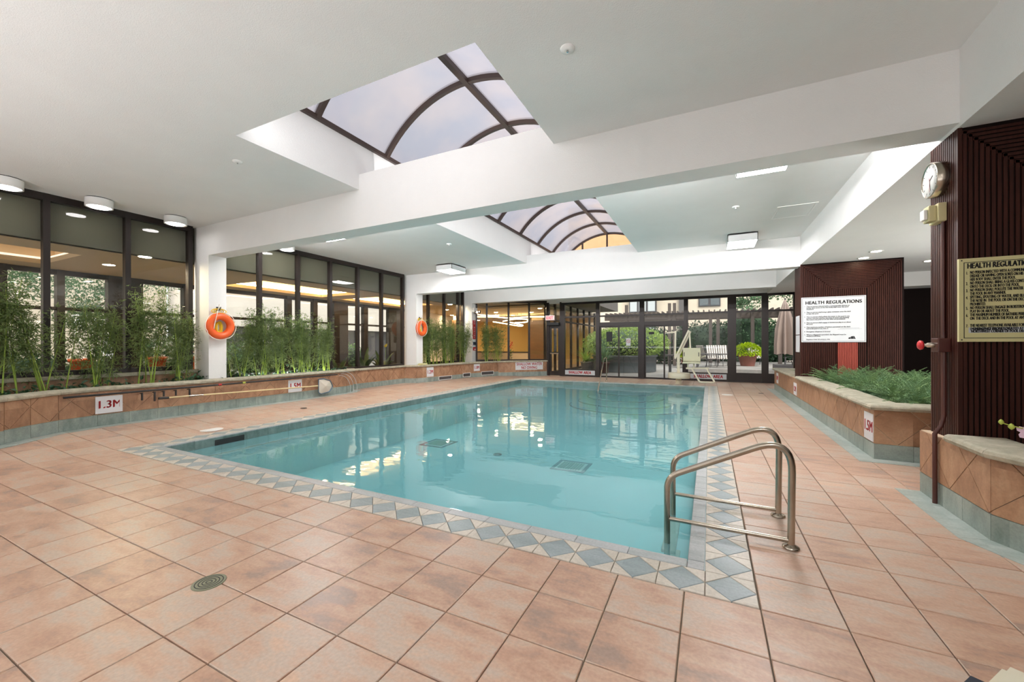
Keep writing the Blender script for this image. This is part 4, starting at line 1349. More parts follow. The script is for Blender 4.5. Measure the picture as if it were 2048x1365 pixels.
lg.slab([(3.548, yf, 1.685), (3.566, yf, 1.682), (3.592, yf, 1.617), (3.564, yf, 1.62)], (0, -1, 0), 0.001)
lg.build('emblem', M['ink'], t)
# red ribbed strip under it
t = thing('red_cladding', 'red painted ribbed panel under the white health board', 'panel', (3.45, 9.62, 0.62))
r = MB()
k = 3.264
MB().box(3.264, 3.632, 9.612, 9.63, 0.62, 1.53).build('backing', M['redwood'], t)
while k < 3.62:
    r.box(k + 0.004, k + 0.026, 9.598, 9.613, 0.62, 1.53); k += 0.0306
o = r.build('rib', M['redwood'], t); o['kind'] = 'stuff'
# white notices on the side of that pillar
t = thing('notice_strip', 'two white notices one above the other on the side of the far timber pillar', 'notice', (2.53, 9.92, 1.30))
MB().box(2.530, 2.5405, 9.72, 10.14, 1.74, 2.20).build('sheet', M['signwhite'], t)
MB().box(2.530, 2.5405, 9.72, 10.14, 1.30, 1.72).build('sheet', M['signwhite'], t)
# cream health board on the near pillar
SX0, SX1 = 2.536, 3.10
t = plate('health_sign', 'cream HEALTH REGULATIONS board on the near timber pillar cut by the photo edge', 'sign', (SX0, SX1, 2.692, 2.7195, 1.525, 2.262), M['signcream'])
yf = 2.6905
f = MB(); X0, X1, Z0, Z1 = SX0 + 0.030, SX1 - 0.030, 1.555, 2.228
for a, b2, c_, d_ in ((X0, X1, Z0, Z0 + 0.005), (X0, X1, Z1 - 0.005, Z1), (X0, X0 + 0.005, Z0, Z1), (X1 - 0.005, X1, Z0, Z1)):
    f.box(a, b2, yf, yf + 0.0012, c_, d_)
f.build('border_line', M['ink'], t)
f = MB()
for x, z in ((SX0 + 0.017, 2.245), (SX0 + 0.017, 1.542), (SX1 - 0.017, 2.245), (SX1 - 0.017, 1.542)): f.lathe([(0.006, 0), (0.004, 0.003)], (x, yf - 0.002, z), 8, 'y')
f.build('screw', M['black'], t)
text('heading', 'HEALTH REGULATIONS', 0.066, M['ink'], t, (2.588, yf, 2.192), R_FRONT, 0.60, 'LEFT', 0.002)
BODY = [('1.', 'NO PERSON INFECTED WITH A COMMUNICABLE\nDISEASE OR HAVING OPEN SORES ON HIS OR\nHER BODY SHALL ENTER THE POOL.'), ('2.', 'NO PERSON SHALL BRING A GLASS CONTAINER\nONTO THE DECK OR INTO THE POOL.'), ('3.', 'NO PERSON SHALL POLLUTE THE WATER IN\nTHE POOL IN ANY MANNER.'),
        ('4.', 'SPITTING, SPOUTING OF WATER, AND BLOWING\nTHE NOSE IN  THE POOL OR ON THE DECK ARE\nPROHIBITED.'), ('5.', 'NO PERSON SHALL ENGAGE IN BOISTEROUS\nPLAY IN OR ABOUT THE POOL.'), ('6.', 'THE MAXIMUM NUMBER OF BATHERS PERMITTED\nON  THE DECK AND IN THE POOL AT ANY TIME IS'), ('7.', 'THE NEAREST TELEPHONE AVAILABLE FOR\nEMERGENCY USE IS LOCATED AT:')]
z = 2.135
for nb, body in BODY:
    nl = body.count('\n') + 1
    text('lettering', body, 0.037, M['ink'], t, (2.606, yf, z - (nl - 1) * 0.0155), R_FRONT, 0.46, 'LEFT', 0.0006, 0.84)
    text('lettering', nb, 0.037, M['ink'], t, (2.580, yf, z - 0.004), R_FRONT, 0.5, 'LEFT', 0.0004)
    z -= nl * 0.0312 + (0.031 if nb == '6.' else 0.0)
MB().box(2.597, 3.05, yf + 0.0002, yf + 0.0014, 1.603, 1.652).build('phone_label', M['winblind'], t)
text('lettering', '   EMERGENCY PHONE LOCATED AT\nNORTHWEST CORNER OF POOL DECK', 0.032, M['ink'], t, (2.612, yf - 0.0006, 1.627), R_FRONT, 0.60, 'LEFT', 0.0010, 0.72)
# ------------------------------------------------------------------ clock, alarm, button on the near pillar
t = thing('wall_clock', 'round steel rimmed wall clock on the near timber pillar', 'clock', (XS, 3.0, 3.09))
yc, zc_ = 3.0, 3.085
MB().lathe([(0.165, 0.0), (0.168, -0.03), (0.166, -0.085), (0.158, -0.09), (0.150, -0.088), (0.150, -0.080), (0.001, -0.079)], (XS, yc, zc_), 40, 'x').build('rim', M['steel'], t)
fc = MB().lathe([(0.150, -0.0785), (0.150, -0.0815), (0.001, -0.0816)], (XS, yc, zc_), 36, 'x').build('face', M['white'], t)
mk = MB()
for k in range(12):
    a = 2 * PI * k / 12
    mk.beam((XS - 0.0825, yc + 0.118 * math.sin(a), zc_ + 0.118 * math.cos(a)), (XS - 0.0825, yc + 0.138 * math.sin(a), zc_ + 0.138 * math.cos(a)), 0.006, 0.001, (1, 0, 0))
mk.build('hour_mark', M['ink'], fc)
MB().beam((XS - 0.0835, yc + 0.01, zc_ + 0.02), (XS - 0.0835, yc - 0.012, zc_ - 0.10), 0.007, 0.001, (1, 0, 0)).build('minute_hand', M['ink'], t)
MB().beam((XS - 0.0845, yc, zc_), (XS - 0.0845, yc - 0.06, zc_ + 0.03), 0.009, 0.001, (1, 0, 0)).build('hour_hand', M['ink'], t)
MB().beam((XS - 0.0855, yc, zc_ + 0.03), (XS - 0.0855, yc + 0.0, zc_ - 0.11), 0.003, 0.001, (1, 0, 0)).build('second_hand', M['redink'], t)
M['beige'] = mat('beige plastic', rgb(206, 196, 150), 0.5)
M['amber'] = glass_mat('clear amber lens', (0.85, 0.78, 0.45, 1))
t = thing('strobe_alarm', 'beige strobe alarm box below the wall clock', 'alarm', (XS, 2.99, 2.66))
MB().cbox(XS - 0.06, XS, 2.90, 3.08, 2.665, 2.84, 0.008).build('box', M['beige'], t)
MB().cbox(XS - 0.115, XS - 0.06, 2.93, 3.05, 2.68, 2.83, 0.01).build('lens_frame', M['beige'], t)
MB().cbox(XS - 0.145, XS - 0.115, 2.945, 3.035, 2.70, 2.80, 0.012).build('lens', M['white'], t)
t = thing('emergency_button', 'red mushroom emergency button on a brown box below the strobe alarm', 'button', (XS, 2.9, 1.43))
M['brownpaint'] = mat('brown painted metal', rgb(74, 36, 30), 0.35)
MB().cbox(XS - 0.09, XS, 2.83, 2.97, 1.43, 1.56, 0.008).build('box', M['brownpaint'], t)
MB().lathe([(0.022, -0.09), (0.022, -0.14), (0.014, -0.145), (0.014, -0.17)], (XS, 2.90, 1.495), 16, 'x').build('stem', M['steel'], t)
MB().lathe([(0.020, -0.165), (0.042, -0.175), (0.046, -0.19), (0.034, -0.203), (0.001, -0.206)], (XS, 2.90, 1.495), 20, 'x').build('push_head', mat('red button plastic', rgb(206, 40, 48), 0.35), t)
t = thing('conduit', 'brown painted conduit pipe from the strobe alarm down to the floor', 'pipe', (XS - 0.02, 2.9, 0.0))
MB().tube([(XS - 0.015, 2.93, 2.66), (XS - 0.015, 2.93, 1.6), (XS - 0.015, 2.92, 1.54)], 0.015, 8).build('upper_pipe', M['brownpaint'], t)
MB().tube([(XS - 0.03, 2.88, 1.44), (XS - 0.03, 2.88, 0.84), (XS - 0.05, 2.88, 0.74), (XS - 0.095, 2.88, 0.66), (XS - 0.095, 2.88, 0.005)], 0.019, 8).build('lower_pipe', M['brownpaint'], t)

# ------------------------------------------------------------------ steel grab rails of the pool ladder
def rail(label, y, parts):
    pass
L = thing('pool_ladder', 'pair of brushed steel grab rails with cream treads at the near right pool edge', 'ladder', (0.65, 1.6, 0.0))
RR = 0.0245
def fillet(pts, r, n=6):
    out = [Vector(pts[0])]
    for i in range(1, len(pts) - 1):
        p, a, b2 = Vector(pts[i]), Vector(pts[i - 1]), Vector(pts[i + 1])
        u, v = (a - p).normalized(), (b2 - p).normalized()
        ang = u.angle(v)
        t_ = min(r / math.tan(ang / 2), (a - p).length * 0.48, (b2 - p).length * 0.48)
        p0, p1 = p + u * t_, p + v * t_
        for k in range(n + 1):
            s2 = k / n
            out.append(p0.lerp(p, s2).lerp(p.lerp(p1, s2), s2))
    out.append(Vector(pts[-1]))
    return out
for y in (1.297, 1.909):
    pts = [(1.08, y, 0.0), (1.09, y, 0.79), (0.225, y, 0.425), (0.222, y, -0.96)]
    pts = [(1.078, y, 0.002), (1.088, y, 0.72), (0.93, y, 0.80), (0.80, y, 0.735), (0.222, y, 0.42), (0.220, y, -0.96)]
    path = fillet([pts[0], (1.090, y, 0.835), (0.222, y, 0.405), pts[-1]], 0.17, 10)
    r_ = MB().tube(path, RR, 14).build('grab_rail', M['steel'], L)
    MB().tube([(0.235, y, 0.060), (1.07, y, 0.055)], RR * 0.72, 12).build('lower_bar', M['steel'], L)
    MB().lathe([(0.056, 0.003), (0.056, 0.012), (0.046, 0.020), (0.030, 0.026), (0.026, 0.03)], (1.078, y, 0.0), 24).build('floor_flange', M['steel'], L)
M['cream'] = M['cream']
M['tread'] = mat('cream ladder tread', rgb(226, 214, 188), 0.6, var=0.1, vscale=12)
for z in (-0.20, -0.48, -0.76):
    MB().cbox(0.175, 0.285, 1.285, 1.921, z - 0.03, z, 0.008).build('tread', M['tread'], L)

# far handrail into the steps
t = thing('pool_handrail', 'single slanting steel handrail at the far pool steps', 'handrail', (-3.2, 14.05, 0))
MB().tube(fillet([(-3.2, 14.05, 0.0), (-3.2, 14.05, 0.98), (-3.13, 13.3, 0.94), (-2.97, 11.75, -0.10), (-2.93, 11.4, -0.9)], 0.12, 6), 0.024, 10).build('grab_rail', M['steel'], t)
MB().lathe([(0.05, 0.003), (0.05, 0.012), (0.03, 0.025)], (-3.2, 14.05, 0), 16).build('floor_flange', M['steel'], t)

# ------------------------------------------------------------------ pool lift
M['liftcream'] = mat('cream powder coated metal', rgb(214, 208, 184), 0.45)
M['seatcream'] = mat('pale olive plastic seat', rgb(206, 206, 176), 0.5)
lx, ly = -0.5, 14.1
t = thing('pool_lift', 'cream pool lift with a plastic seat on a mast at the far pool edge', 'pool lift', (lx, ly, 0))
MB().lathe([(0.13, 0.003), (0.13, 0.02), (0.10, 0.03), (0.10, 0.22)], (lx, ly, 0), 20).build('base_post', M['liftcream'], t)
MB().lathe([(0.38, 0.22), (0.39, 0.24), (0.39, 0.40), (0.36, 0.42), (0.02, 0.42)], (lx + 0.02, ly, 0), 32).build('base_drum', M['liftcream'], t)
MB().box(lx - 0.05, lx + 0.05, ly - 0.05, ly + 0.05, 0.42, 1.15).build('mast', M['liftcream'], t)
MB().beam((lx - 0.12, ly, 1.0), (lx - 0.10, ly, 2.0), 0.06, 0.06, (0, 1, 0)).build('actuator', M['liftcream'], t)
MB().beam((lx - 0.42, ly, 1.93), (lx - 0.08, ly, 1.96), 0.05, 0.05).build('cross_arm', M['liftcream'], t)
MB().beam((lx - 0.12, ly - 0.06, 0.95), (lx + 0.36, ly - 0.06, 2.02), 0.06, 0.05, (0, 1, 0)).build('lift_arm', M['liftcream'], t)
MB().beam((lx - 0.04, ly + 0.06, 0.95), (lx + 0.42, ly + 0.06, 1.98), 0.06, 0.05, (0, 1, 0)).build('lift_arm', M['liftcream'], t)
MB().beam((lx + 0.38, ly, 2.0), (lx + 0.42, ly - 0.10, 1.25), 0.05, 0.05, (0, 1, 0)).build('hanger', M['liftcream'], t)
se = MB().cbox(lx + 0.17, lx + 0.76, ly - 0.24, ly - 0.18, 0.86, 1.36, 0.02).build('seat_back', M['seatcream'], t)
for x in (lx + 0.21, lx + 0.70): MB().box(x - 0.012, x + 0.012, ly - 0.246, ly - 0.239, 1.05, 1.20).build('grip_slot', M['black'], se)
MB().cbox(lx + 0.17, lx + 0.76, ly - 0.66, ly - 0.22, 0.80, 0.85, 0.015).build('seat', M['seatcream'], t)
MB().tube([(lx + 0.12, ly - 0.1, 0.92), (lx + 0.12, ly - 0.6, 0.98)], 0.022, 8).build('arm_rest', M['liftcream'], t)
MB().tube([(lx + 0.80, ly - 0.1, 1.02), (lx + 0.92, ly - 0.6, 1.08)], 0.022, 8).build('arm_rest', M['liftcream'], t)
MB().box(lx + 0.32, lx + 0.37, ly - 0.45, ly - 0.40, 0.60, 0.80).box(lx + 0.52, lx + 0.57, ly - 0.45, ly - 0.40, 0.60, 0.80).build('seat_post', M['liftcream'], t)
MB().beam((lx + 0.28, ly - 0.45, 0.62), (lx + 1.04, ly - 0.45, 0.64), 0.06, 0.06, (0, 1, 0)).build('foot_frame', M['liftcream'], t)
MB().tube(fillet([(lx + 0.48, ly - 0.45, 0.6), (lx + 0.74, ly - 0.75, 0.16), (lx + 1.22, ly - 0.75, 0.16), (lx + 0.96, ly - 0.45, 0.62)], 0.05, 4), 0.03, 8).build('foot_rest', M['liftcream'], t)

# ------------------------------------------------------------------ life rings
def life_ring(label, x, y, z, R, r_):
    t = thing('life_ring', label, 'life ring', (x, y, z - R))
    path = [(x, y + R * math.cos(a), z + R * math.sin(a)) for a in (2 * PI * k / 40 for k in range(40))]
    MB().tube(path, r_, 16, True).build('ring', M['orange'], t)
    g = MB()
    pts = []
    for k in range(41):
        a = 2 * PI * k / 40
        rr = R + r_ * (1.04 if k % 10 == 0 else 1.22)
        pts.append((x + r_ * 0.5, y + rr * math.cos(a + 0.4), z + rr * math.sin(a + 0.4)))
    g.tube(pts, 0.008, 6)
    g.tube([(x + r_ * 0.9, y - R * 0.75, z - R * 0.3), (x + r_ * 1.15, y - R * 0.70, z + R * 0.3), (x + r_ * 0.9, y - 0.05, z + R + 0.26)], 0.008, 6)
    g.build('grab_rope', M['whiterope'], t)
    return t
life_ring('large orange life ring hanging on the near white column', -9.28 + 0.095, 2.865, 1.925, 0.215, 0.078)
life_ring('small looking orange life ring hanging on the second white column', -9.28 + 0.095, 9.80, 2.115, 0.215, 0.078)
for y, z, lab in ((2.865, 1.925, 'coil of yellow rope inside the large life ring'), (9.80, 2.115, 'coil of yellow rope inside the far life ring')):
    t = thing('rope_coil', lab, 'rope', (-9.25, y, z))
    for k in range(5):
        path = [(-9.255 + 0.012 * (k % 3), y + 0.055 * math.cos(a) + 0.012 * (k - 2), z - 0.03 + (0.11 + 0.006 * k) * math.sin(a)) for a in (2 * PI * q / 20 for q in range(20))]
        MB().tube(path, 0.009, 5, True).build('loop', M['yellowrope'], t)
    for k in range(3):
        path = [(-9.25 + 0.012 * k, y + (0.05 + 0.05 * k) * math.cos(a), z + 0.33 + 0.055 * math.sin(a)) for a in (2 * PI * q / 16 for q in range(16))]
        MB().tube(path, 0.009, 5, True).build('loop', M['yellowrope'], t)
    hk = thing('wall_hook', lab.replace('coil of yellow rope inside the', 'dark wall hook holding the'), 'hook', (-9.28, y, z + 0.36))
    MB().box(-9.28, -9.27, y - 0.03, y + 0.03, z + 0.34, z + 0.43).build('plate', M['black'], hk)
    MB().tube(fillet([(-9.275, y, z + 0.40), (-9.20, y, z + 0.36), (-9.16, y, z + 0.42)], 0.02, 4), 0.010, 6).build('prong', M['black'], hk)

# ------------------------------------------------------------------ pool tools on the left planter wall
xp = -8.985
t = thing('leaf_rake_pole', 'long black telescopic pole hung along the left planter wall', 'pole', (xp, 3.1, 0.62))
MB().tube([(xp, 0.40, 0.645), (xp, 3.0, 0.645), (xp + 0.01, 5.81, 0.655)], 0.017, 8).build('shaft', M['black'], t)
for y, c_ in ((2.75, 'redink'), (3.25, 'bud')):
    MB().lathe([(0.023, -0.03), (0.023, 0.03)], (xp, y, 0.645), 10, 'y').build('collar', M[c_], t)
for i, (y, zl) in enumerate(((1.42, 0.474), (1.61, 0.435), (1.753, 0.51), (1.95, 0.503), (2.185, 0.443))):
    nm = ('first', 'second', 'third', 'fourth', 'fifth')[i]
    t = thing('pole_hook', '%s black peg hook from the left on the planter wall under the poles' % nm, 'hook', (xp - 0.04, y, zl), 'black peg hooks on the left planter wall')
    MB().tube([(xp - 0.078, y, 0.60), (xp - 0.03, y, 0.606), (xp + 0.012, y, 0.612)], 0.009, 6).build('arm', M['black'], t)
    MB().box(xp - 0.010, xp + 0.014, y - 0.012, y + 0.012, zl, 0.618).build('peg', M['black'], t)
M['bamboopole'] = mat('cream painted pole', rgb(222, 206, 158), 0.5)
t = thing('skimmer_net', 'cream pole with black grip and white skimmer net leaning on the left planter', 'net', (-8.95, 3.4, 0.2))
xq = -8.955
MB().tube([(xq, 1.72, 0.481), (xq, 5.17, 0.394)], 0.016, 8).build('shaft', M['bamboopole'], t)
MB().tube([(xq, 1.66, 0.4825), (xq, 1.82, 0.4785)], 0.023, 8).build('grip', M['black'], t)
MB().tube([(xq, 2.16, 0.4700), (xq, 2.42, 0.4634)], 0.022, 8).build('clamp', M['steel'], t)
nt = [(xq + 0.01, 5.17, 0.57), (xq + 0.01, 5.17, 0.20), (xq + 0.02, 5.25, 0.165), (xq + 0.02, 5.50, 0.20), (xq + 0.02, 5.62, 0.34), (xq + 0.02, 5.54, 0.50), (xq + 0.015, 5.33, 0.575)]
MB().tube(fillet(nt + [nt[0]], 0.06, 4), 0.012, 6).build('frame', mat('blue grey plastic', rgb(70, 96, 116), 0.5), t)
MB().add([(xq + 0.005, y, z) for x, y, z in nt] + [(xq + 0.055, 5.36, 0.37)], [(i, (i + 1) % 7, 7) for i in range(7)] + [((i + 1) % 7, i, 7) for i in []]).build('mesh_bag', mat('off white net cloth', rgb(206, 202, 188), 0.8), t)
t = thing('vacuum_hose', 'thin clear hose looped at the rounded end of the left planter', 'hose', (-8.95, 6.2, 0.1))
for k in range(3):
    cy_, r_ = 5.9 + 0.05 * k, 0.42 + 0.05 * k
    MB().tube([(-8.98 + 0.03 * k, cy_ + r_ * 0.9 * math.cos(a), 0.20 + r_ * math.sin(a)) for a in (-0.25 + (PI / 2 + 0.35) * q / 14 for q in range(15))], 0.006, 5).build('loop', M['winblind'], t)
# grilles in the base course
def grille(label, c, u, wd_, hg):
    u = Vector(u).normalized(); n = Vector((u.y, -u.x, 0)); c = Vector(c)
    t = thing('vent_grille', label, 'grille', c, 'white framed vent grilles')
    def slab(a0, a1, z0, z1, o, nm, m):
        q = [c + u * a0 + Vector((0, 0, z0)), c + u * a1 + Vector((0, 0, z0)), c + u * a1 + Vector((0, 0, z1)), c + u * a0 + Vector((0, 0, z1))]
        return q, o
    f = MB()
    for a0, a1, z0, z1 in ((-wd_ / 2, wd_ / 2, 0, 0.018), (-wd_ / 2, wd_ / 2, hg - 0.018, hg), (-wd_ / 2, -wd_ / 2 + 0.018, 0, hg), (wd_ / 2 - 0.018, wd_ / 2, 0, hg)):
        q, _ = slab(a0, a1, z0, z1, 0, '', None)
        f.slab([p + n * 0.012 for p in q], n, 0.012)
    f.build('frame', M['paint'], t)
    q, _ = slab(-wd_ / 2, wd_ / 2, 0, hg, 0, '', None)
    MB().slab([p + n * 0.002 for p in q], n, 0.002).build('backing', M['black'], t)
    f = MB()
    for k in range(5):
        z = 0.02 + (hg - 0.04) * (k + 0.5) / 5
        q, _ = slab(-wd_ / 2 + 0.018, wd_ / 2 - 0.018, z - 0.006, z + 0.004, 0, '', None)
        f.slab([p + n * 0.008 for p in q], n, 0.005)
    f.build('slat', M['greypanel'], t)
grille('white framed vent grille below the 1.2M depth sign', (onB(10.95) + 0.001, 10.95, 0.10), (0.132, 1, 0), 0.75, 0.15)
grille('white framed vent grille below the 1.0M depth sign', (onB(12.3) + 0.001, 12.25, 0.12), (0.132, 1, 0), 0.5, 0.17)
grille('white framed vent grille between the 1.0M and the no diving signs', (onC(13.45), 13.45, 0.13), (0.325, 1, 0), 0.75, 0.17)
# white block on the second column ledge
t = thing('ledge_box', 'small cream box on the planter ledge at the second white column', 'box', (-9.15, 9.85, 0.735))
MB().cbox(-9.22, -9.06, 9.62, 10.02, 0.735, 0.775, 0.006).build('lid', M['signcream'], t)
MB().cbox(-9.20, -9.08, 9.64, 10.0, 0.775, 0.80, 0.006).build('handle', M['signcream'], t)
# devices on the third column
xk = -9.28
t = thing('vertical_sign', 'narrow red vertical sign with white letters on the third white column', 'sign', (xk, 13.72, 1.75))
MB().box(xk, xk + 0.02, 13.61, 13.83, 1.75, 2.62).build('board', M['redink'], t)
for k, ch in enumerate('NO DIVING'):
    if ch != ' ': text('lettering', ch, 0.10, M['signwhite'], t, (xk + 0.021, 13.72, 2.56 - k * 0.092), R_EAST, 1.0, bold=0.003)
t = thing('wall_telephone', 'small dark wall telephone on the third white column', 'telephone', (xk, 13.72, 1.48))
MB().cbox(xk, xk + 0.06, 13.63, 13.81, 1.48, 1.62, 0.008).build('body', mat('dark blue plastic', rgb(44, 54, 74), 0.4), t)
MB().cbox(xk + 0.06, xk + 0.09, 13.65, 13.69, 1.485, 1.615, 0.006).build('handset', M['black'], t)
t = thing('fire_pull', 'red pull station below the wall telephone on the third white column', 'alarm', (xk, 13.72, 1.22))
MB().cbox(xk, xk + 0.05, 13.62, 13.82, 1.22, 1.38, 0.008).build('box', M['redink'], t)
MB().box(xk + 0.05, xk + 0.056, 13.66, 13.78, 1.25, 1.30).build('handle', M['white'], t)
t = thing('emergency_light', 'white twin head emergency light on the third white column', 'light', (xk, 13.72, 3.0))
MB().cbox(xk, xk + 0.10, 13.57, 13.87, 3.0, 3.2, 0.01).build('box', M['white'], t)
for y, z in ((13.6, 2.96), (13.86, 3.02)):
    MB().lathe([(0.03, 0.06), (0.07, 0.14), (0.085, 0.24), (0.07, 0.245)], (xk, y, z), 16, 'x').build('lamp_head', M['chrome'], t)

# ------------------------------------------------------------------ floor fittings
def floor_drain(name, label, x, y, r_, m, ring):
    z = zf(x)
    t = thing(name, label, 'drain', (x, y, z))
    MB().lathe([(r_, 0.0), (r_, 0.004), (r_ * 0.93, 0.005)], (x, y, z), 28).build('plate', m, t)
    if ring:
        g = MB()
        for k in range(4):
            a = r_ * (0.18 + 0.21 * k)
            g.tube([(x + a * math.cos(q), y + a * math.sin(q), z + 0.0035) for q in (2 * PI * i / 28 for i in range(28))], 0.0036, 6, True)
        g.build('slot_ring', M['black'], t)
    return t
M['drainmetal'] = mat('grey green drain cover', rgb(128, 130, 108), 0.5)
floor_drain('floor_drain', 'round ringed floor drain in the near left deck tiles', -2.316, -0.831, 0.092, M['drainmetal'], True)
floor_drain('floor_drain', 'small dark floor drain on the left deck below the skimmer net', -7.90, 3.95, 0.07, M['black'], False)
floor_drain('skimmer_cover', 'white round skimmer lid on the left deck near the pool corner', -7.36, 1.76, 0.17, M['white'], False)
floor_drain('skimmer_cover', 'white round lid on the right deck near the far pool corner', 1.02, 11.2, 0.15, M['white'], False)
floor_drain('floor_drain', 'small dark drain on the right deck before the far planter', 1.95, 12.0, 0.07, M['black'], False)

# lounger corner at the lower right edge
M['navy'] = mat('navy blue fabric', rgb(28, 34, 48), 0.7)
c0 = Vector((1.443, -0.294))
e1 = Vector((-0.61, -0.79)).normalized(); e2 = Vector((0.86, -0.51)).normalized()
t = thing('lounger', 'cream cushioned navy lounger corner at the lower right photo edge', 'lounger', (1.65, -0.7, 0))
def rect(c, a, b2): return [tuple(c), tuple(c + e1 * a), tuple(c + e1 * a + e2 * b2), tuple(c + e2 * b2)]
bm = bmesh.new()
q = rect(c0, 0.7, 0.6)
vsb = [bm.verts.new((x, y, 0.30)) for x, y in q] + [bm.verts.new((x, y, 0.42)) for x, y in q]
for f in ((3, 2, 1, 0), (4, 5, 6, 7), (0, 1, 5, 4), (1, 2, 6, 5), (2, 3, 7, 6), (3, 0, 4, 7)): bm.faces.new([vsb[i] for i in f])
bmesh.ops.recalc_face_normals(bm, faces=bm.faces[:])
bmesh.ops.bevel(bm, geom=bm.edges[:], offset=0.018, segments=3, affect='EDGES')
x_ = MB(); x_.from_bm(bm); x_.build('cushion', mat('cream cushion', rgb(206, 200, 178), 0.7), t)
cn = Vector((1.392, -0.222))
MB().prism(rect(cn, 0.78, 0.7), 0.26, 0.30).build('seat_frame', M['navy'], t)
for a, b2 in ((0.08, 0.05), (0.72, 0.05), (0.72, 0.65), (0.08, 0.65)):
    v = cn + e1 * a + e2 * b2
    MB().lathe([(0.018, 0.0), (0.018, 0.26)], (v.x, v.y, 0), 8).build('leg', M['navy'], t)

# ------------------------------------------------------------------ lobby behind the left windows
ZL = 3.34
flat('floor_lobby', -13.8, -9.86, -9, 15.9, -0.2, 0.0, M['lobbyfloor'])
o = MB().prism([(-13.75, 15.9), (-6.6, 15.9), (-6.6, 26.6), (-17.0, 26.6)], -0.2, 0.0).build('floor_lobby', M['lobbyfloor']); o['kind'] = 'structure'
flat('wall_lobby_bulkhead', -10.02, -9.86, -3.2, 13.6, ZL, 4.2, M['lobbyband'])
cf = [(-12.9, 4.9, -10.9, 8.4), (-12.9, 9.3, -10.9, 12.8), (-12.9, -2.6, -10.9, 1.2)]
lc = MB()
XL0, XL1 = -13.75, -9.88
ys = [-9.0]
for x0, y0, x1, y1 in sorted(cf, key=lambda t: t[1]):
    lc.box(XL0, XL1, ys[-1], y0, ZL, ZL + 0.1)
    lc.box(XL0, x0, y0, y1, ZL, ZL + 0.1); lc.box(x1, XL1, y0, y1, ZL, ZL + 0.1)
    ys.append(y1)
lc.box(XL0, XL1, ys[-1], 15.9, ZL, ZL + 0.1)
lc.prism([(-13.75, 15.9), (-6.75, 15.9), (-6.75, 26.6), (-17.0, 26.6)], ZL, ZL + 0.1)
lc.box(-9.9, -6.4, 13.9, 15.9, ZL + 0.3, ZL + 0.4)
o = lc.build('ceiling_lobby', M['lobbyceil']); o['kind'] = 'structure'
for i, (x0, y0, x1, y1) in enumerate(cf):
    lab = ('lit recessed ceiling tray in the lobby seen over the large life ring', 'lit recessed ceiling tray in the lobby nearer the second white column', 'dim recessed ceiling tray in the lobby behind the near left window')[i]
    t = thing('ceiling_tray', lab, 'ceiling tray', ((x0 + x1) / 2, (y0 + y1) / 2, ZL), 'lit ceiling trays in the lobby')
    b = MB()
    b.box(x0 - 0.25, x1 + 0.25, y0 - 0.25, y1 + 0.25, ZL + 0.40, ZL + 0.44)
    for a0, a1, b0, b1 in ((x0 - 0.25, x0 - 0.22, y0 - 0.25, y1 + 0.25), (x1 + 0.22, x1 + 0.25, y0 - 0.25, y1 + 0.25), (x0 - 0.22, x1 + 0.22, y0 - 0.25, y0 - 0.22), (x0 - 0.22, x1 + 0.22, y1 + 0.22, y1 + 0.25)):
        b.box(a0, a1, b0, b1, ZL + 0.1, ZL + 0.40)
    b.build('tray', M['lobbyceil'], t)
    if True:
        l = MB()
        l.box(x0 - 0.20, x0 - 0.02, y0 - 0.2, y1 + 0.2, ZL + 0.12, ZL + 0.15).box(x1 + 0.02, x1 + 0.20, y0 - 0.2, y1 + 0.2, ZL + 0.12, ZL + 0.15)
        l.box(x0 - 0.02, x1 + 0.02, y0 - 0.2, y0 - 0.02, ZL + 0.12, ZL + 0.15).box(x0 - 0.02, x1 + 0.02, y1 + 0.02, y1 + 0.2, ZL + 0.12, ZL + 0.15)
        l.build('cove_light', M['cove'] if i < 2 else M['covedim'], t)
def lobby_light(x, y, lab):
    t = thing('lobby_downlight', lab, 'light', (x, y, ZL), 'round downlights in the lobby ceiling')
    MB().lathe([(0.10, ZL - 0.004), (0.12, ZL - 0.008), (0.125, ZL)], (x, y, 0), 20).build('trim_ring', M['paint'], t)
    MB().lathe([(0.10, ZL - 0.007), (0.10, ZL - 0.002)], (x, y, 0), 18).build('diffuser', M['lamplobby'], t)
for px, py in ((218, 530), (290, 514)):
    v = on(px, py, 2, ZL); lobby_light(v.x, v.y, ('left lobby downlight seen through the near left window' if px < 250 else 'right lobby downlight seen through the near left window'))
k = -1
ORD = ('highest', 'second highest', 'third highest', 'fourth', 'fifth', 'sixth', 'seventh', 'eighth', 'ninth', 'tenth', 'eleventh', 'twelfth', 'last')
for px, py in ((900, 609), (893, 620), (874, 632), (904, 631), (852, 630), (1012, 615), (992, 625), (1080, 617), (1063, 625), (1095, 621), (1026, 631), (957, 641)):
    v = on(px, py, 2, ZL)
    if v.y > 26 or v.x < -13.5 - max(0, (v.y - 15.9) * 0.3) or (v.y < 15.9 and v.x > -10): continue
    k += 1
    lobby_light(v.x, v.y, '%s lobby downlight %s' % (ORD[k], 'behind the dense bamboo window' if px < 925 else 'through the slanting window beside the exit door'))
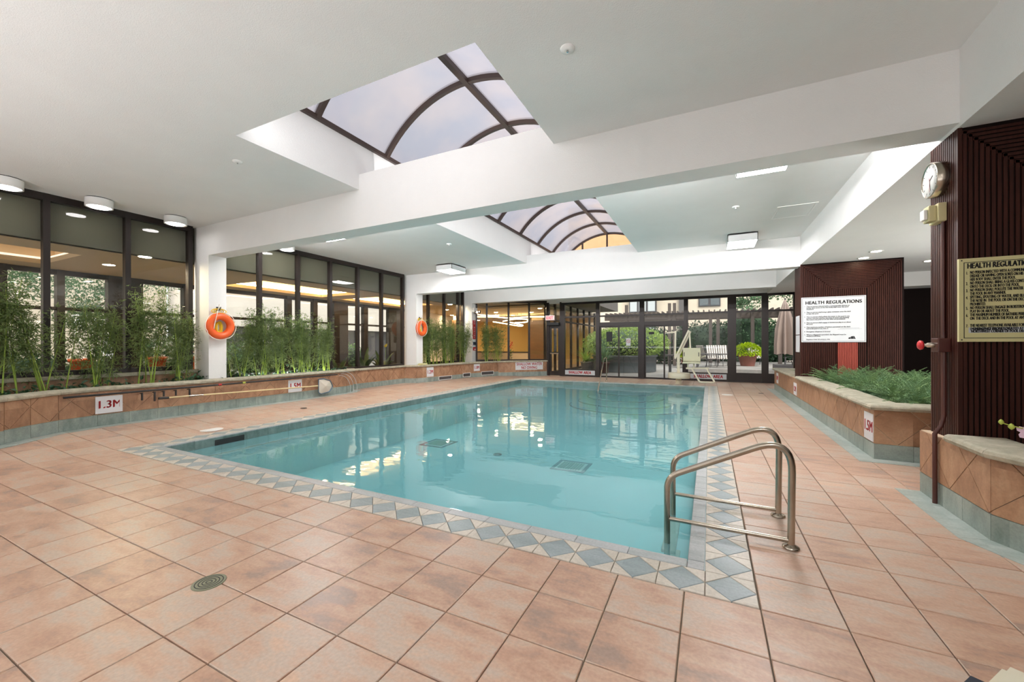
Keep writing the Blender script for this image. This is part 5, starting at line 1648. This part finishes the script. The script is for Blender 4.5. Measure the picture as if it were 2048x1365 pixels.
# planting strip behind the glass
t = thing('lobby_planter', 'low soil bed of strap leaved plants just behind the left windows', 'planter', (-10.5, 7.0, 0))
MB().box(-11.0, -10.9, 2.7, 13.0, 0.0, 0.50).build('kerb', M['stone'], t)
MB().box(-10.9, -9.9, 2.7, 13.0, 0.0, 0.45).build('soil', M['soil'], t)
def strap_plant(n, L):
    root = thing('strap_plant', '', 'plant', (0, 0, 0), 'strap leaved plants behind the left windows')
    for k in range(n):
        a = rnd.uniform(0, 2 * PI); el = rnd.uniform(0.5, 1.35)
        d = Vector((math.cos(a) * math.cos(el), math.sin(a) * math.cos(el), math.sin(el)))
        sd = d.cross(Vector((0, 0, 1))).normalized()
        p = Vector((0, 0, 0)); l = L * rnd.uniform(0.7, 1.2); w = 0.035
        vs = []
        for i in range(7):
            ww = w * (0.5 + 1.2 * math.sin(PI * (i + 0.6) / 7)) if i < 6 else 0.003
            vs += [p - sd * ww, p + sd * ww]
            p = p + d * l / 6; d.z -= 0.16; d.normalize()
        MB().add(vs, [(2 * i, 2 * i + 1, 2 * i + 3, 2 * i + 2) for i in range(6)]).build('leaf', M['strap'], root)
    return root
sp = [strap_plant(16, 0.85), strap_plant(14, 0.75)]
for i, (x, y, lab) in enumerate(((-10.25, 3.5, 'strap leaved plant low behind the glass beside the large life ring'), (-10.3, 4.7, 'strap leaved plant low behind the second pane right of the near white column'), (-10.3, 5.8, 'strap leaved plant behind the third pane right of the near white column'),
                                 (-10.3, 7.0, 'strap leaved plant behind the fourth pane right of the near white column'), (-10.25, 8.0, 'strap leaved plant behind the fifth pane right of the near white column'), (-10.3, 8.9, 'strap leaved plant behind the last pane before the second white column'))):
    if i < 2:
        o = sp[i]; o.location = (x, y, 0.45); o['label'] = lab
    else: dup(sp[i % 2], (x, y, 0.45), i * 1.3, 1.0 + 0.08 * (i % 3), lab)
# bird of paradise flowers
for y, z, lab in ((5.55, 1.72, 'orange bird of paradise flower among the bamboo'), (8.95, 1.42, 'yellow bird of paradise flower by the second white column')):
    t = thing('bird_of_paradise', lab, 'flower', (-10.2, y, 0.45))
    MB().tube([(-10.2, y, 0.45), (-10.18, y + 0.03, z)], 0.008, 5).build('stem', M['bamboocane'], t)
    f = MB()
    for k in range(5): f.leaf((-10.18, y + 0.03, z - 0.02), Vector((0.2, 0.3 - 0.25 * k, 0.8 - 0.1 * k)), Vector((1, 0, 0)), 0.16, 0.05)
    f.build('flower', M['orange'] if y < 7 else M['yellowrope'], t)

# far glazing of the lobby, wide posts and the outdoors beyond
XG = -13.7
lw = struct('window_7', (XG, 4, 0)); lw['label'] = 'far glazing of the lobby with dark posts'
ysm = []
for px, wpx in ((4, 16), (119, 16), (248, 70), (370, 12), (576, 9), (628, 8), (679, 28), (729, 8), (788, 26)):
    a, b2 = on(px - wpx / 2, 600, 0, XG).y, on(px + wpx / 2, 600, 0, XG).y
    MB().box(XG - 0.1, XG + 0.1, a, b2, 0, ZL).build('post', M['bronze'], lw)
    ysm.append((a, b2))
MB().box(XG - 0.06, XG + 0.06, -9, 14.0, 2.36, 2.44).build('transom', M['bronze'], lw)
MB().box(XG - 0.06, XG + 0.06, -9, 14.0, 0.0, 0.25).build('sill_rail', M['bronze'], lw)
MB().box(XG - 0.06, XG + 0.06, -9, 14.0, ZL - 0.12, ZL).build('head_rail', M['bronze'], lw)
for (a0, a1), (b0, b1) in zip(ysm[:-1], ysm[1:]):
    MB().box(XG - 0.004, XG + 0.004, a1 - 0.01, b0 + 0.01, 0.2, ZL - 0.1).build('pane', M['glass'], lw)
o = MB().prism([(-13.75, 14.0), (-13.75, 15.9), (-17.0, 26.6), (-17.2, 26.6), (-13.95, 15.9), (-13.95, 14.0)], 0, ZL + 0.2).build('wall_lobby_side', M['palewall']); o['kind'] = 'structure'
flat('wall_lobby_end', -17.2, -6.6, 26.6, 26.75, 0, ZL + 0.1, M['lobbyyellow'])
flat('roof_lobby', -14.0, -10.0, -9, 16, 3.80, 4.0, M['palewall'])
o = MB().prism([(-13.9, 16.0), (-6.8, 16.0), (-6.8, 26.7), (-17.1, 26.7)], 3.5, 3.7).build('roof_lobby_far', M['palewall']); o['kind'] = 'structure'
for (pa, pb, yy, nm) in ((1060, 1087, 21.7, 'brown veneered column in the lit lobby left of the exit door'), (903, 916, 19.0, 'brown veneered column in the lobby behind the bamboo')):
    a, b2 = on(pa, 650, 1, yy).x, on(pb, 650, 1, yy).x
    t = thing('lobby_column', nm, 'column', ((a + b2) / 2, yy, 0))
    MB().cbox(a, b2, yy, yy + 0.6, 0.0, 3.05, 0.03).build('veneer', M['browncol'], t)
    MB().box(a + 0.08, b2 - 0.08, yy + 0.08, yy + 0.52, 3.05, ZL).build('neck', M['lobbyceil'], t)
# light ribbons
def ribbon(label, pts):
    t = thing('light_ribbon', label, 'light', tuple(pts[0]), 'wavy warm light ribbons in the lobby')
    P_ = fillet(pts, 0.6, 6)
    MB().tube([tuple(v) for v in P_], 0.032, 6).build('tube', M['ribbon'], t)
    for k in (1, len(P_) - 2):
        MB().tube([tuple(P_[k]), (P_[k].x, P_[k].y, ZL)], 0.006, 4).build('wire', M['black'], t)
M['ribbon'] = mat('warm light tube', rgb(255, 236, 190), 0.5, emit=(1, 0.82, 0.50, 1), estr=11)
def rp_(*l): return [on(px, py, 1, y) for px, py, y in l]
ribbon('upper wavy light ribbon in the lit lobby', rp_((950, 634, 19), (985, 634, 20), (1020, 637, 21), (1055, 634, 20.5), (1098, 634, 20)))
ribbon('middle looped light ribbon in the lit lobby', rp_((1006, 643, 20), (1030, 638, 21), (1056, 639, 20.5), (1055, 645, 19.5), (1030, 646, 19.5)))
ribbon('lower wavy light ribbon in the lit lobby', rp_((986, 644, 19.5), (1012, 648, 20), (1040, 653, 20.5), (1048, 651, 19.5), (1020, 645, 19)))
t = thing('lobby_counter', 'dark low counter under the lit yellow lobby wall', 'counter', (-11, 22, 0))
MB().box(-15, -8.0, 22.0, 22.6, 0.0, 0.95).build('body', M['lobbyfloor'], t)
MB().box(-15.05, -7.95, 21.95, 22.65, 0.95, 1.0).build('top', M['black'], t)
t = thing('red_plant', 'red flowering plant in the lobby before the yellow wall', 'plant', (-9.6, 18.0, 0.0))
v = on(1022, 700, 1, 18.0)
MB().lathe([(0.14, 0.0), (0.18, 0.35), (0.16, 0.36)], (v.x, 18.0, 0), 14).build('pot', M['stone'], t)
f = MB()
for k in range(40): f.leaf((v.x, 18.0, 0.4 + 0.02 * k), rdir(0.3), rdir(1), 0.28, 0.05)
f.build('leaf', M['strap'], t)
f = MB()
for k in range(26): f.leaf((v.x + rnd.uniform(-0.08, 0.08), 18.0, 1.45 + rnd.uniform(-0.2, 0.2)), rdir(0.4), rdir(1), 0.12, 0.05)
f.build('flower', mat('red flower', rgb(206, 60, 52), 0.6), t)

# ------------------------------------------------------------------ outdoors on the left
flat('ground_left', -60, -13.8, -20, 60, -0.3, -0.02, M['pave'])
flat('wall_garden_building', -27.4, -27, -16, 9.5, 0, 13, M['palewall'])
def facade_window(par, x, y0, y1, z0, z1):
    w_ = MB().box(x, x + 0.06, y0, y1, z0, z1).build('window', M['winframe'], par)
    ym = (y0 + y1) / 2
    for a, b2 in ((y0 + 0.07, ym - 0.03), (ym + 0.03, y1 - 0.07)):
        MB().box(x + 0.05, x + 0.075, a, b2, z0 + 0.07, z1 - 0.07).build('pane', M['winglass'], w_)
bl = thing('white_building', 'white building with dark ground floor across the left courtyard', 'building', (-27, 24, 0))
M['whitewall'] = mat('white facade', rgb(236, 228, 222), 0.8, var=0.03, vscale=0.7)
MB().box(-28, -26.5, 10, 44, 2.7, 13).build('wall', M['whitewall'], bl)
MB().box(-28, -26.9, 10, 44, 0, 2.7).build('ground_floor', M['winframe'], bl)
for y in (12, 16, 20, 24, 28, 33, 38):
    facade_window(bl, -26.5, y, y + 2.2, 4.8, 6.8); facade_window(bl, -26.5, y, y + 2.2, 8.2, 10.2)
    MB().box(-26.9, -26.6, y - 1.0, y - 0.6, 0, 2.7).build('pier', M['whitewall'], bl)
def shrub(name, label, cat, c, rx, ry, rz, n, m, L=(0.07, 0.13), w=0.55, group=None, trunk=None, base=0.2):
    t = thing(name, label, cat, (c[0], c[1], 0), group)
    mb = MB()
    def fn():
        while True:
            v = Vector((rnd.uniform(-1, 1), rnd.uniform(-1, 1), rnd.uniform(-1, 1)))
            if 0.5 < v.length < 1: break
        k = rnd.uniform(0.86, 1.06) / v.length * (v.length ** 0.25)
        return Vector((c[0] + v.x * rx * k, c[1] + v.y * ry * k, c[2] + v.z * rz * k)), (rdir(0) + v).normalized(), rdir(0.6)
    leaf_cloud(mb, n, fn, L, w)
    f = mb.build('foliage', m, t); f['kind'] = 'stuff'
    bm = bmesh.new()
    bmesh.ops.create_icosphere(bm, subdivisions=2, radius=0.84)
    for v in bm.verts: v.co = Vector((c[0] + v.co.x * rx, c[1] + v.co.y * ry, c[2] + v.co.z * rz))
    x_ = MB(); x_.from_bm(bm, True); x_.build('inner_foliage', M['bush'], t)
    MB().tube([(c[0], c[1], 0.0), (c[0], c[1], c[2])], trunk or 0.06, 6).build('stem', M['bark'], t)
    return t
def tree(label, base, pts, blobs, n, m, group='trees outside the windows', r0=0.25, L=(0.16, 0.28)):
    t = thing('tree', label, 'tree', base, group)
    MB().tube(pts, [r0 * (1 - 0.6 * i / (len(pts) - 1)) for i in range(len(pts))], 9).build('trunk', M['bark'], t)
    mb = MB(); br = MB()
    for bx, by, bz, br_ in blobs:
        for _ in range(int(n * br_)):
            v = rdir() * br_ * rnd.random() ** 0.45
            l_f = rnd.uniform(*L); mb.leaf((bx + v.x, by + v.y, bz + v.z * 0.75), rdir(-0.2), rdir(0.8), l_f, l_f * 0.5)
        q = Vector(pts[-1]).lerp(Vector((bx, by, bz)), 0.5) + rdir() * 0.15
        br.tube([pts[-1], q, (bx, by, bz)], [0.07, 0.05, 0.02], 5)
    br.build('branch', M['bark'], t)
    f = mb.build('crown', m, t); f['kind'] = 'stuff'
    return t
tree('leaning grey trunked tree outside beyond the near left window', (-19, -0.6, 0), [(-19, -0.9, 0), (-19, -0.6, 1.5), (-18.8, 0.1, 3.0), (-18.6, 0.9, 4.6)],
     [(-18.6, -2.6, 4.2, 1.5), (-18.4, 0.3, 4.6, 1.2), (-18.6, 2.4, 3.8, 1.2), (-18.8, 3.6, 4.8, 1.3), (-19.5, -4.6, 4.6, 1.6)], 1300, M['tree'], r0=0.34, L=(0.08, 0.14))
tree('slim tree outside close to the near white column', (-20, 4.8, 0), [(-20, 4.8, 0), (-20, 5.0, 2.0), (-20, 5.2, 4.0)], [(-20, 4.4, 3.6, 1.2), (-20, 6.0, 4.6, 1.4), (-20, 4.0, 2.6, 0.8)], 1200, M['tree'], r0=0.2, L=(0.08, 0.14))
for i, (x, y, rx, ry, zc2, rz, lab) in enumerate(((-16.5, -2.5, 1.0, 1.9, 0.6, 0.7, 'low hedge outside at the left photo edge'), (-16.5, 1.2, 1.0, 1.9, 0.6, 0.7, 'low hedge outside behind the second window pane'), (-16.4, 4.8, 1.0, 1.8, 0.85, 0.9, 'hedge outside beside the near white column'),
                                               (-16.0, 8.4, 1.0, 1.9, 0.9, 0.9, 'hedge with white blossom outside behind the middle bamboo'), (-16.2, 12.0, 1.0, 1.7, 0.8, 0.8, 'hedge outside near the second white column'))):
    shrub('hedge', lab, 'hedge', (x, y, zc2), rx, ry, rz, 1500, M['bush'] if i < 2 else M['fern'], (0.10, 0.17), 0.6)
M['blossom'] = mat('white blossom', rgb(240, 240, 232), 0.6)
mb = MB()
for _ in range(620):
    yy = rnd.choice([4.6, 5.2, 8.0, 8.6, 9.3]) + rnd.uniform(-0.9, 0.9)
    c_ = Vector((-15.5 + rnd.uniform(-0.3, 0.15), yy, rnd.uniform(0.6, 1.7)))
    for k in range(4): mb.leaf(c_, rdir(0.5), rdir(1), 0.10, 0.08)
o = mb.build('blossom', M['blossom']); tag(o, 'white blossom heads over the hedges outside the left windows', 'blossom', kind='stuff')
for y, lab in ((2.5, 'left terracotta pot outside by the hedge'), (4.2, 'middle terracotta pot outside by the hedge'), (5.3, 'right terracotta pot outside by the hedge')):
    t = thing('flower_pot', lab, 'pot', (-15.2, y, 0), 'terracotta pots outside by the hedge')
    MB().lathe([(0.16, 0.55), (0.24, 1.05), (0.27, 1.05), (0.27, 1.13), (0.24, 1.13), (0.22, 1.05)], (-15.2, y, 0), 16).build('pot', M['orange'], t)
    MB().lathe([(0.2, 0.0), (0.2, 0.55)], (-15.2, y, 0), 12).build('plinth', M['stone'], t)

# ------------------------------------------------------------------ courtyard beyond the glass doors
flat('ground_courtyard', -7, 30, 16.0, 60, -0.3, -0.02, M['pave'])
flat('ground_terrace', -0.6, 30, 20.2, 60, -0.02, 0.25, M['pave'])
# glazed wing on the left
wg = struct('window_8', (-6.7, 21, 0)); wg['label'] = 'glazed side of the lobby wing along the courtyard'
for k in range(8):
    y = 16.3 + k * 1.35
    MB().box(-6.78, -6.66, y - 0.05, y + 0.05, 0, 3.7).build('mullion', M['bronze'], wg)
    if k < 7: MB().box(-6.726, -6.718, y + 0.04, y + 1.31, 0.1, 3.6).build('pane', M['glass'], wg)
MB().box(-6.78, -6.66, 16.3, 25.75, 2.72, 2.80).build('transom', M['bronze'], wg)
MB().box(-6.78, -6.66, 16.3, 25.75, 0.0, 0.12).build('sill_rail', M['bronze'], wg)
cn_ = thing('canopy', 'dark grey fascia canopy over the glazed wing on the left of the courtyard', 'canopy', (-5.9, 20.6, 3.7))
MB().box(-6.8, -5.02, 16.05, 25.3, 3.7, 4.3).build('slab', M['greypanel'], cn_)
for k in range(24):
    y = 16.2 + k * 0.38
    MB().box(-5.02, -5.0, y, y + 0.365, 3.68, 4.38).build('panel', M['greypanel'], cn_)
rw = thing('ramp_wall', 'low grey ramp wall with cap beside the glazed wing', 'wall', (-5.6, 20, 0))
MB().box(-5.9, -5.7, 20.2, 25, 0, 0.55).build('wall', M['whitewall'], rw)
MB().box(-5.95, -5.65, 20.15, 25.05, 0.55, 0.62).build('cap', M['greypanel'], rw)
# buff brick building with windows
bk = thing('brick_building', 'pale buff brick building with bay and square windows across the courtyard', 'building', (4, 37, 0))
MB().box(-12, 30, 36, 37.5, -0.2, 15).build('wall', M['brick'], bk)
def bwin(pa, pb, qa, qb, y, nm='window', cols=2, rows=2, proj_=0.0, pane=None):
    a, b2 = on(pa, qa, 1, y), on(pb, qb, 1, y)
    x0, x1, z1, z0 = a.x, b2.x, a.z, b2.z
    w_ = MB().box(x0, x1, y, 36.02, z0, z1).build(nm, M['winframe'], bk)
    for i in range(cols):
        for j in range(rows):
            cw, ch = (x1 - x0) / cols, (z1 - z0) / rows
            MB().box(x0 + i * cw + 0.09, x0 + (i + 1) * cw - 0.09, y - 0.02, y + 0.01, z0 + j * ch + 0.08, z0 + (j + 1) * ch - 0.08).build('pane', pane or M['winblind'], w_)
bwin(1258, 1312, 540, 624, 35.3, 'bay_window', 3, 3)
bwin(1397, 1441, 570, 612, 35.9, 'window', 2, 2, pane=M['winglass'])
bwin(1396, 1462, 655, 700, 35.9, 'window', 3, 1, pane=M['winglass'])
bwin(1500, 1640, 652, 702, 35.9, 'window', 5, 1, pane=M['winglass'])
bwin(1258, 1312, 655, 690, 35.9, 'window', 3, 1)
a = on(1358, 600, 1, 35.8).x; b2 = on(1371, 600, 1, 35.8).x
MB().box(a, b2, 35.7, 36.01, 0, 14).build('downpipe_recess', M['greypanel'], bk)
# pergola
pg = thing('pergola', 'dark grey timber pergola crossing the courtyard before the brick building', 'pergola', (2, 28, 0))
yp = 27.5
za = on(1300, 640, 1, yp).z; zb2 = on(1300, 630, 1, yp).z
xa, xb = -6.4, on(1640, 640, 1, yp).x
MB().box(xa, xb, yp - 0.06, yp + 0.06, za, zb2).build('beam', M['pergola'], pg)
MB().box(xa, xb, yp + 1.6, yp + 1.72, za, zb2).build('beam', M['pergola'], pg)
nr_ = 40
for k in range(nr_):
    x = xa + (xb - xa) * (k + 0.5) / nr_
    MB().box(x - 0.04, x + 0.04, yp - 0.4, yp + 2.1, zb2, zb2 + 0.18).build('rafter', M['pergola'], pg)
for px in (1253, 1339, 1349, 1421, 1436, 1505, 1560):
    x = on(px, 650, 1, yp).x
    MB().box(x - 0.1, x + 0.1, yp - 0.1, yp + 0.1, 0.0, zb2 + (0.75 if px < 1360 else 0.1)).build('post', M['pergola'], pg)
# round planter with clipped hedge
M['drumgrey'] = mat('dark grey concrete', rgb(84, 88, 92), 0.8, var=0.1, vscale=2)
rp2 = thing('round_planter', 'round grey planter drum under the clipped hedge', 'planter', (-3.8, 21, 0))
MB().lathe([(1.72, 0.0), (1.72, 0.78), (1.80, 0.80), (1.80, 0.90), (1.55, 0.90), (1.55, 0.75)], (-3.8, 21, 0), 40).build('drum', M['drumgrey'], rp2)
MB().lathe([(1.55, 0.74), (1.55, 0.78), (0.02, 0.8)], (-3.8, 21, 0), 24).build('soil', M['soil'], rp2)
shrub('clipped_hedge', 'bowl shaped bright green clipped hedge in the round planter', 'hedge', (-3.75, 21, 1.55), 2.3, 2.15, 0.92, 7000, M['hedge'], (0.09, 0.15), 0.55, trunk=0.15)
# shrubs along the building
for i, (px, y, rx, zc2, rz, m_, lab) in enumerate(((1285, 31, 2.6, 1.5, 1.6, 'bush', 'dark shrub behind the clipped hedge'), (1330, 31, 1.8, 1.2, 1.3, 'bush', 'dark shrub right of the clipped hedge'), (1395, 30.5, 2.3, 1.5, 1.6, 'bush', 'dark shrub behind the pool lift arm'),
                                                   (1440, 31, 2.0, 1.6, 1.5, 'bush', 'dark shrub behind the striped chairs'), (1497, 30.5, 1.6, 2.0, 2.2, 'tree', 'tall pale leaved shrub behind the lime green pot plant'), (1540, 31, 2.0, 1.5, 1.6, 'bush', 'dark shrub left of the closed parasol'), (1590, 31, 2.0, 1.5, 1.7, 'bush', 'dark shrub behind the closed parasol'),
                                                   (1205, 29, 1.8, 1.2, 1.3, 'bush', 'dark shrub in front of the glazed wing end'))):
    x = on(px, 680, 1, y).x
    shrub('shrub', lab, 'shrub', (x, y, zc2), rx, 1.3, rz, 1300, M[m_], (0.16, 0.28), 0.5)
tree('grey green tree with hanging branches over the courtyard', (6.6, 25.5, 0), [(6.6, 25.5, 0), (6.4, 25.4, 2.5), (5.8, 25.2, 5.0)],
     [(4.3, 24.6, 5.0, 1.3), (2.9, 24.4, 4.3, 0.9), (3.0, 24.4, 5.4, 1.0), (5.3, 24.6, 4.4, 1.2), (1.7, 24.6, 5.0, 0.7), (0.6, 25, 5.4, 0.6), (6.4, 24.8, 5.2, 1.5), (2.2, 24.6, 3.9, 0.45)], 620, M['tree'], r0=0.22, L=(0.12, 0.22))
# lime green pot plants
for px, y, s_, lab in ((1495, 24.0, 1.0, 'lime green plant spilling from a terracotta pot by the glass post'), (1372, 25.5, 0.75, 'lime green plant in a pot behind the pool lift')):
    x = on(px, 700, 1, y).x
    t = thing('potted_plant', lab, 'potted plant', (x, y, 0.25))
    MB().lathe([(0.34 * s_, 0.25), (0.46 * s_, 0.25 + 0.55 * s_), (0.50 * s_, 0.25 + 0.55 * s_), (0.50 * s_, 0.25 + 0.66 * s_), (0.44 * s_, 0.25 + 0.66 * s_), (0.42 * s_, 0.25 + 0.5 * s_)], (x, y, 0), 22).build('pot', mat('terracotta pot', rgb(150, 96, 86), 0.75), t)
    mb = MB()
    def fn():
        v = rdir(); v.z = abs(v.z) * 0.9 - 0.15
        return Vector((x + v.x * 0.66 * s_, y + v.y * 0.66 * s_, 0.25 + (0.72 + v.z * 0.62) * s_)), (v + Vector((0, 0, -0.3))).normalized(), v
    leaf_cloud(mb, 900, fn, (0.14, 0.22), 0.7)
    f = mb.build('foliage', M['lime'], t); f['kind'] = 'stuff'
# spiky grasses by the doors
for px, y, L_, lab in ((1208, 18.6, 1.5, 'spiky palm like plant in a terracotta pot outside the doors'), (1172, 18.9, 1.0, 'low spiky grass outside left of the doors')):
    x = on(px, 700, 1, y).x
    t = thing('spiky_plant', lab, 'plant', (x, y, 0))
    MB().lathe([(0.20, 0.0), (0.28, 0.5), (0.31, 0.5), (0.31, 0.56), (0.26, 0.56)], (x, y, 0), 18).build('pot', M['brownpaint'] if px > 1200 else M['greypanel'], t)
    mb = MB()
    for k in range(110):
        a = rnd.uniform(0, 2 * PI); el = rnd.uniform(0.25, 1.5)
        d = Vector((math.cos(a) * math.cos(el), math.sin(a) * math.cos(el), math.sin(el))); sd = d.cross(Vector((0, 0, 1))).normalized()
        p = Vector((x, y, 0.56)); vs = []
        l = L_ * rnd.uniform(0.7, 1.1)
        for i in range(6):
            ww = 0.016 * (1 - i / 6) + 0.002
            vs += [p - sd * ww, p + sd * ww]; p = p + d * l / 5; d.z -= 0.17; d.normalize()
        mb.add(vs, [(2 * i, 2 * i + 1, 2 * i + 3, 2 * i + 2) for i in range(5)])
    f = mb.build('blade', M['tree'] if px > 1200 else M['hedge'], t); f['kind'] = 'stuff'
# striped chairs and table
M['stripe'] = bpy.data.materials.new('striped outdoor fabric'); M['stripe'].use_nodes = True
n_, l_ = M['stripe'].node_tree.nodes, M['stripe'].node_tree.links
wv = n_.new('ShaderNodeTexWave'); wv.inputs['Scale'].default_value = 2.6
tcx = n_.new('ShaderNodeTexCoord'); rmp = n_.new('ShaderNodeValToRGB'); rmp.color_ramp.interpolation = 'CONSTANT'
rmp.color_ramp.elements[0].color = rgb(212, 206, 200); rmp.color_ramp.elements[1].position = 0.5; rmp.color_ramp.elements[1].color = rgb(92, 80, 76)
l_.new(tcx.outputs['Object'], wv.inputs['Vector']); l_.new(wv.outputs['Fac'], rmp.inputs[0]); l_.new(rmp.outputs[0], n_['Principled BSDF'].inputs['Base Color'])
def chair(x, y, rz, lab):
    t = thing('patio_chair', lab, 'chair', (0, 0, 0), 'striped high back patio chairs')
    MB().slab([(-0.3, 0.28, 0.45), (0.3, 0.28, 0.45), (0.3, 0.52, 1.18), (-0.3, 0.52, 1.18)], (0, -1, 0.3), 0.05).build('backrest', M['stripe'], t)
    MB().cbox(-0.3, 0.3, -0.28, 0.3, 0.40, 0.46, 0.015).build('seat', M['stripe'], t)
    for sx_ in (-1, 1):
        MB().tube([(sx_ * 0.32, -0.28, 0.0), (sx_ * 0.32, -0.26, 0.62), (sx_ * 0.32, 0.36, 0.64)], 0.018, 6).build('arm', M['winframe'], t)
        MB().tube([(sx_ * 0.32, 0.40, 0.0), (sx_ * 0.32, 0.30, 0.45), (sx_ * 0.31, 0.53, 1.18)], 0.018, 6).build('leg', M['winframe'], t)
    t.location = (x, y, 0.25); t.rotation_euler.z = rz
    return t
for px, y, rz, lab in ((1417, 22.3, 2.2, 'striped patio chair seen from its side on the terrace'), (1430, 22.9, 0.35, 'striped patio chair second from the left on the terrace'), (1446, 23.2, 0.2, 'striped patio chair facing the pool behind the dark table'), (1512, 25.6, 0.2, 'striped patio chair half hidden behind the lime green pot plant'), (1592, 20.4, -0.6, 'dark striped chair beside the closed parasol')):
    chair(on(px, 700, 1, y).x, y, rz, lab)
t = thing('patio_table', 'dark grey patio table in front of the striped chairs', 'table', (on(1432, 700, 1, 21.3).x, 21.3, 0.25))
x = on(1430, 700, 1, 21.3).x
MB().cbox(x - 0.95, x + 0.95, 20.9, 21.7, 0.95, 1.0, 0.01).build('table_top', M['winframe'], t)
for a, b2 in ((-0.85, 21.0), (0.85, 21.0), (-0.85, 21.6), (0.85, 21.6)):
    MB().box(x + a - 0.04, x + a + 0.04, b2 - 0.04, b2 + 0.04, 0.25, 0.95).build('leg', M['winframe'], t)
t = thing('patio_bench', 'dark narrow stand outside behind the pool lift', 'bench', (on(1340, 720, 1, 18.5).x, 18.5, 0))
x = on(1340, 720, 1, 18.5).x
MB().box(x - 0.28, x + 0.28, 18.3, 18.7, 0.92, 1.0).build('seat', M['winframe'], t)
MB().box(x - 0.06, x + 0.06, 18.45, 18.55, 0.0, 0.92).build('leg', M['winframe'], t)
# closed parasol
ux, uy = on(1570, 650, 1, 20.6).x, 20.6
t = thing('parasol', 'closed beige parasol on a dark base outside the glass on the right', 'parasol', (ux, uy, 0.25))
n = 18; vs = []
for z, r_, k_ in ((0.95, 0.33, 0.42), (1.5, 0.33, 0.38), (2.2, 0.29, 0.34), (2.9, 0.20, 0.26), (3.4, 0.10, 0.15), (3.62, 0.02, 0.0)):
    for i in range(n):
        a = 2 * PI * i / n
        rr = r_ * (1 + (k_ if i % 2 else -k_)) * (0.92 + 0.16 * rnd.random())
        vs.append((ux + rr * math.cos(a), uy + rr * math.sin(a), z + (0.10 * rnd.random() if z < 1 else 0)))
fs = [(j * n + i, j * n + (i + 1) % n, (j + 1) * n + (i + 1) % n, (j + 1) * n + i) for j in range(5) for i in range(n)]
MB().add(vs, fs).build('canopy', mat('beige parasol cloth', rgb(164, 146, 138), 0.85), t)
MB().tube([(ux, uy, 0.3), (ux, uy, 3.66)], 0.03, 8).build('pole', M['winframe'], t)
MB().cbox(ux - 0.45, ux + 0.45, uy - 0.45, uy + 0.45, 0.25, 0.52, 0.02).build('base', M['winframe'], t)
# notices on the glass doors
for pa, qa, pb, qb, m_, lab in ((1212, 664, 1224, 684, 'ink', 'small black notice on the left leaf of the left glass door'), (1297, 664, 1308, 669, 'ink', 'small black notice on the left leaf of the right glass door'), (1252, 677, 1261, 692, 'winblind', 'grey no smoking notice on the right leaf of the left glass door')):
    a, b2 = on(pa, qa, 1, YD - 0.06), on(pb, qb, 1, YD - 0.06)
    t = thing('door_notice', lab, 'notice', ((a.x + b2.x) / 2, YD - 0.03, b2.z))
    off = 0.02 if pa != 1252 else -0.02
    MB().box(a.x, b2.x, YD + off - 0.008, YD + off - 0.0045, b2.z, a.z).build('sheet', M[m_], t)
    if m_ == 'winblind':
        c_ = ((a.x + b2.x) / 2, YD + off - 0.009, (a.z * 0.6 + b2.z * 0.4))
        MB().tube([(c_[0] + 0.07 * math.cos(q), c_[1], c_[2] + 0.07 * math.sin(q)) for q in (2 * PI * k / 20 for k in range(20))], 0.008, 5, True).build('no_symbol', M['redink'], t)
        MB().tube([(c_[0] - 0.05, c_[1], c_[2] + 0.05), (c_[0] + 0.05, c_[1], c_[2] - 0.05)], 0.007, 5).build('no_symbol', M['redink'], t)
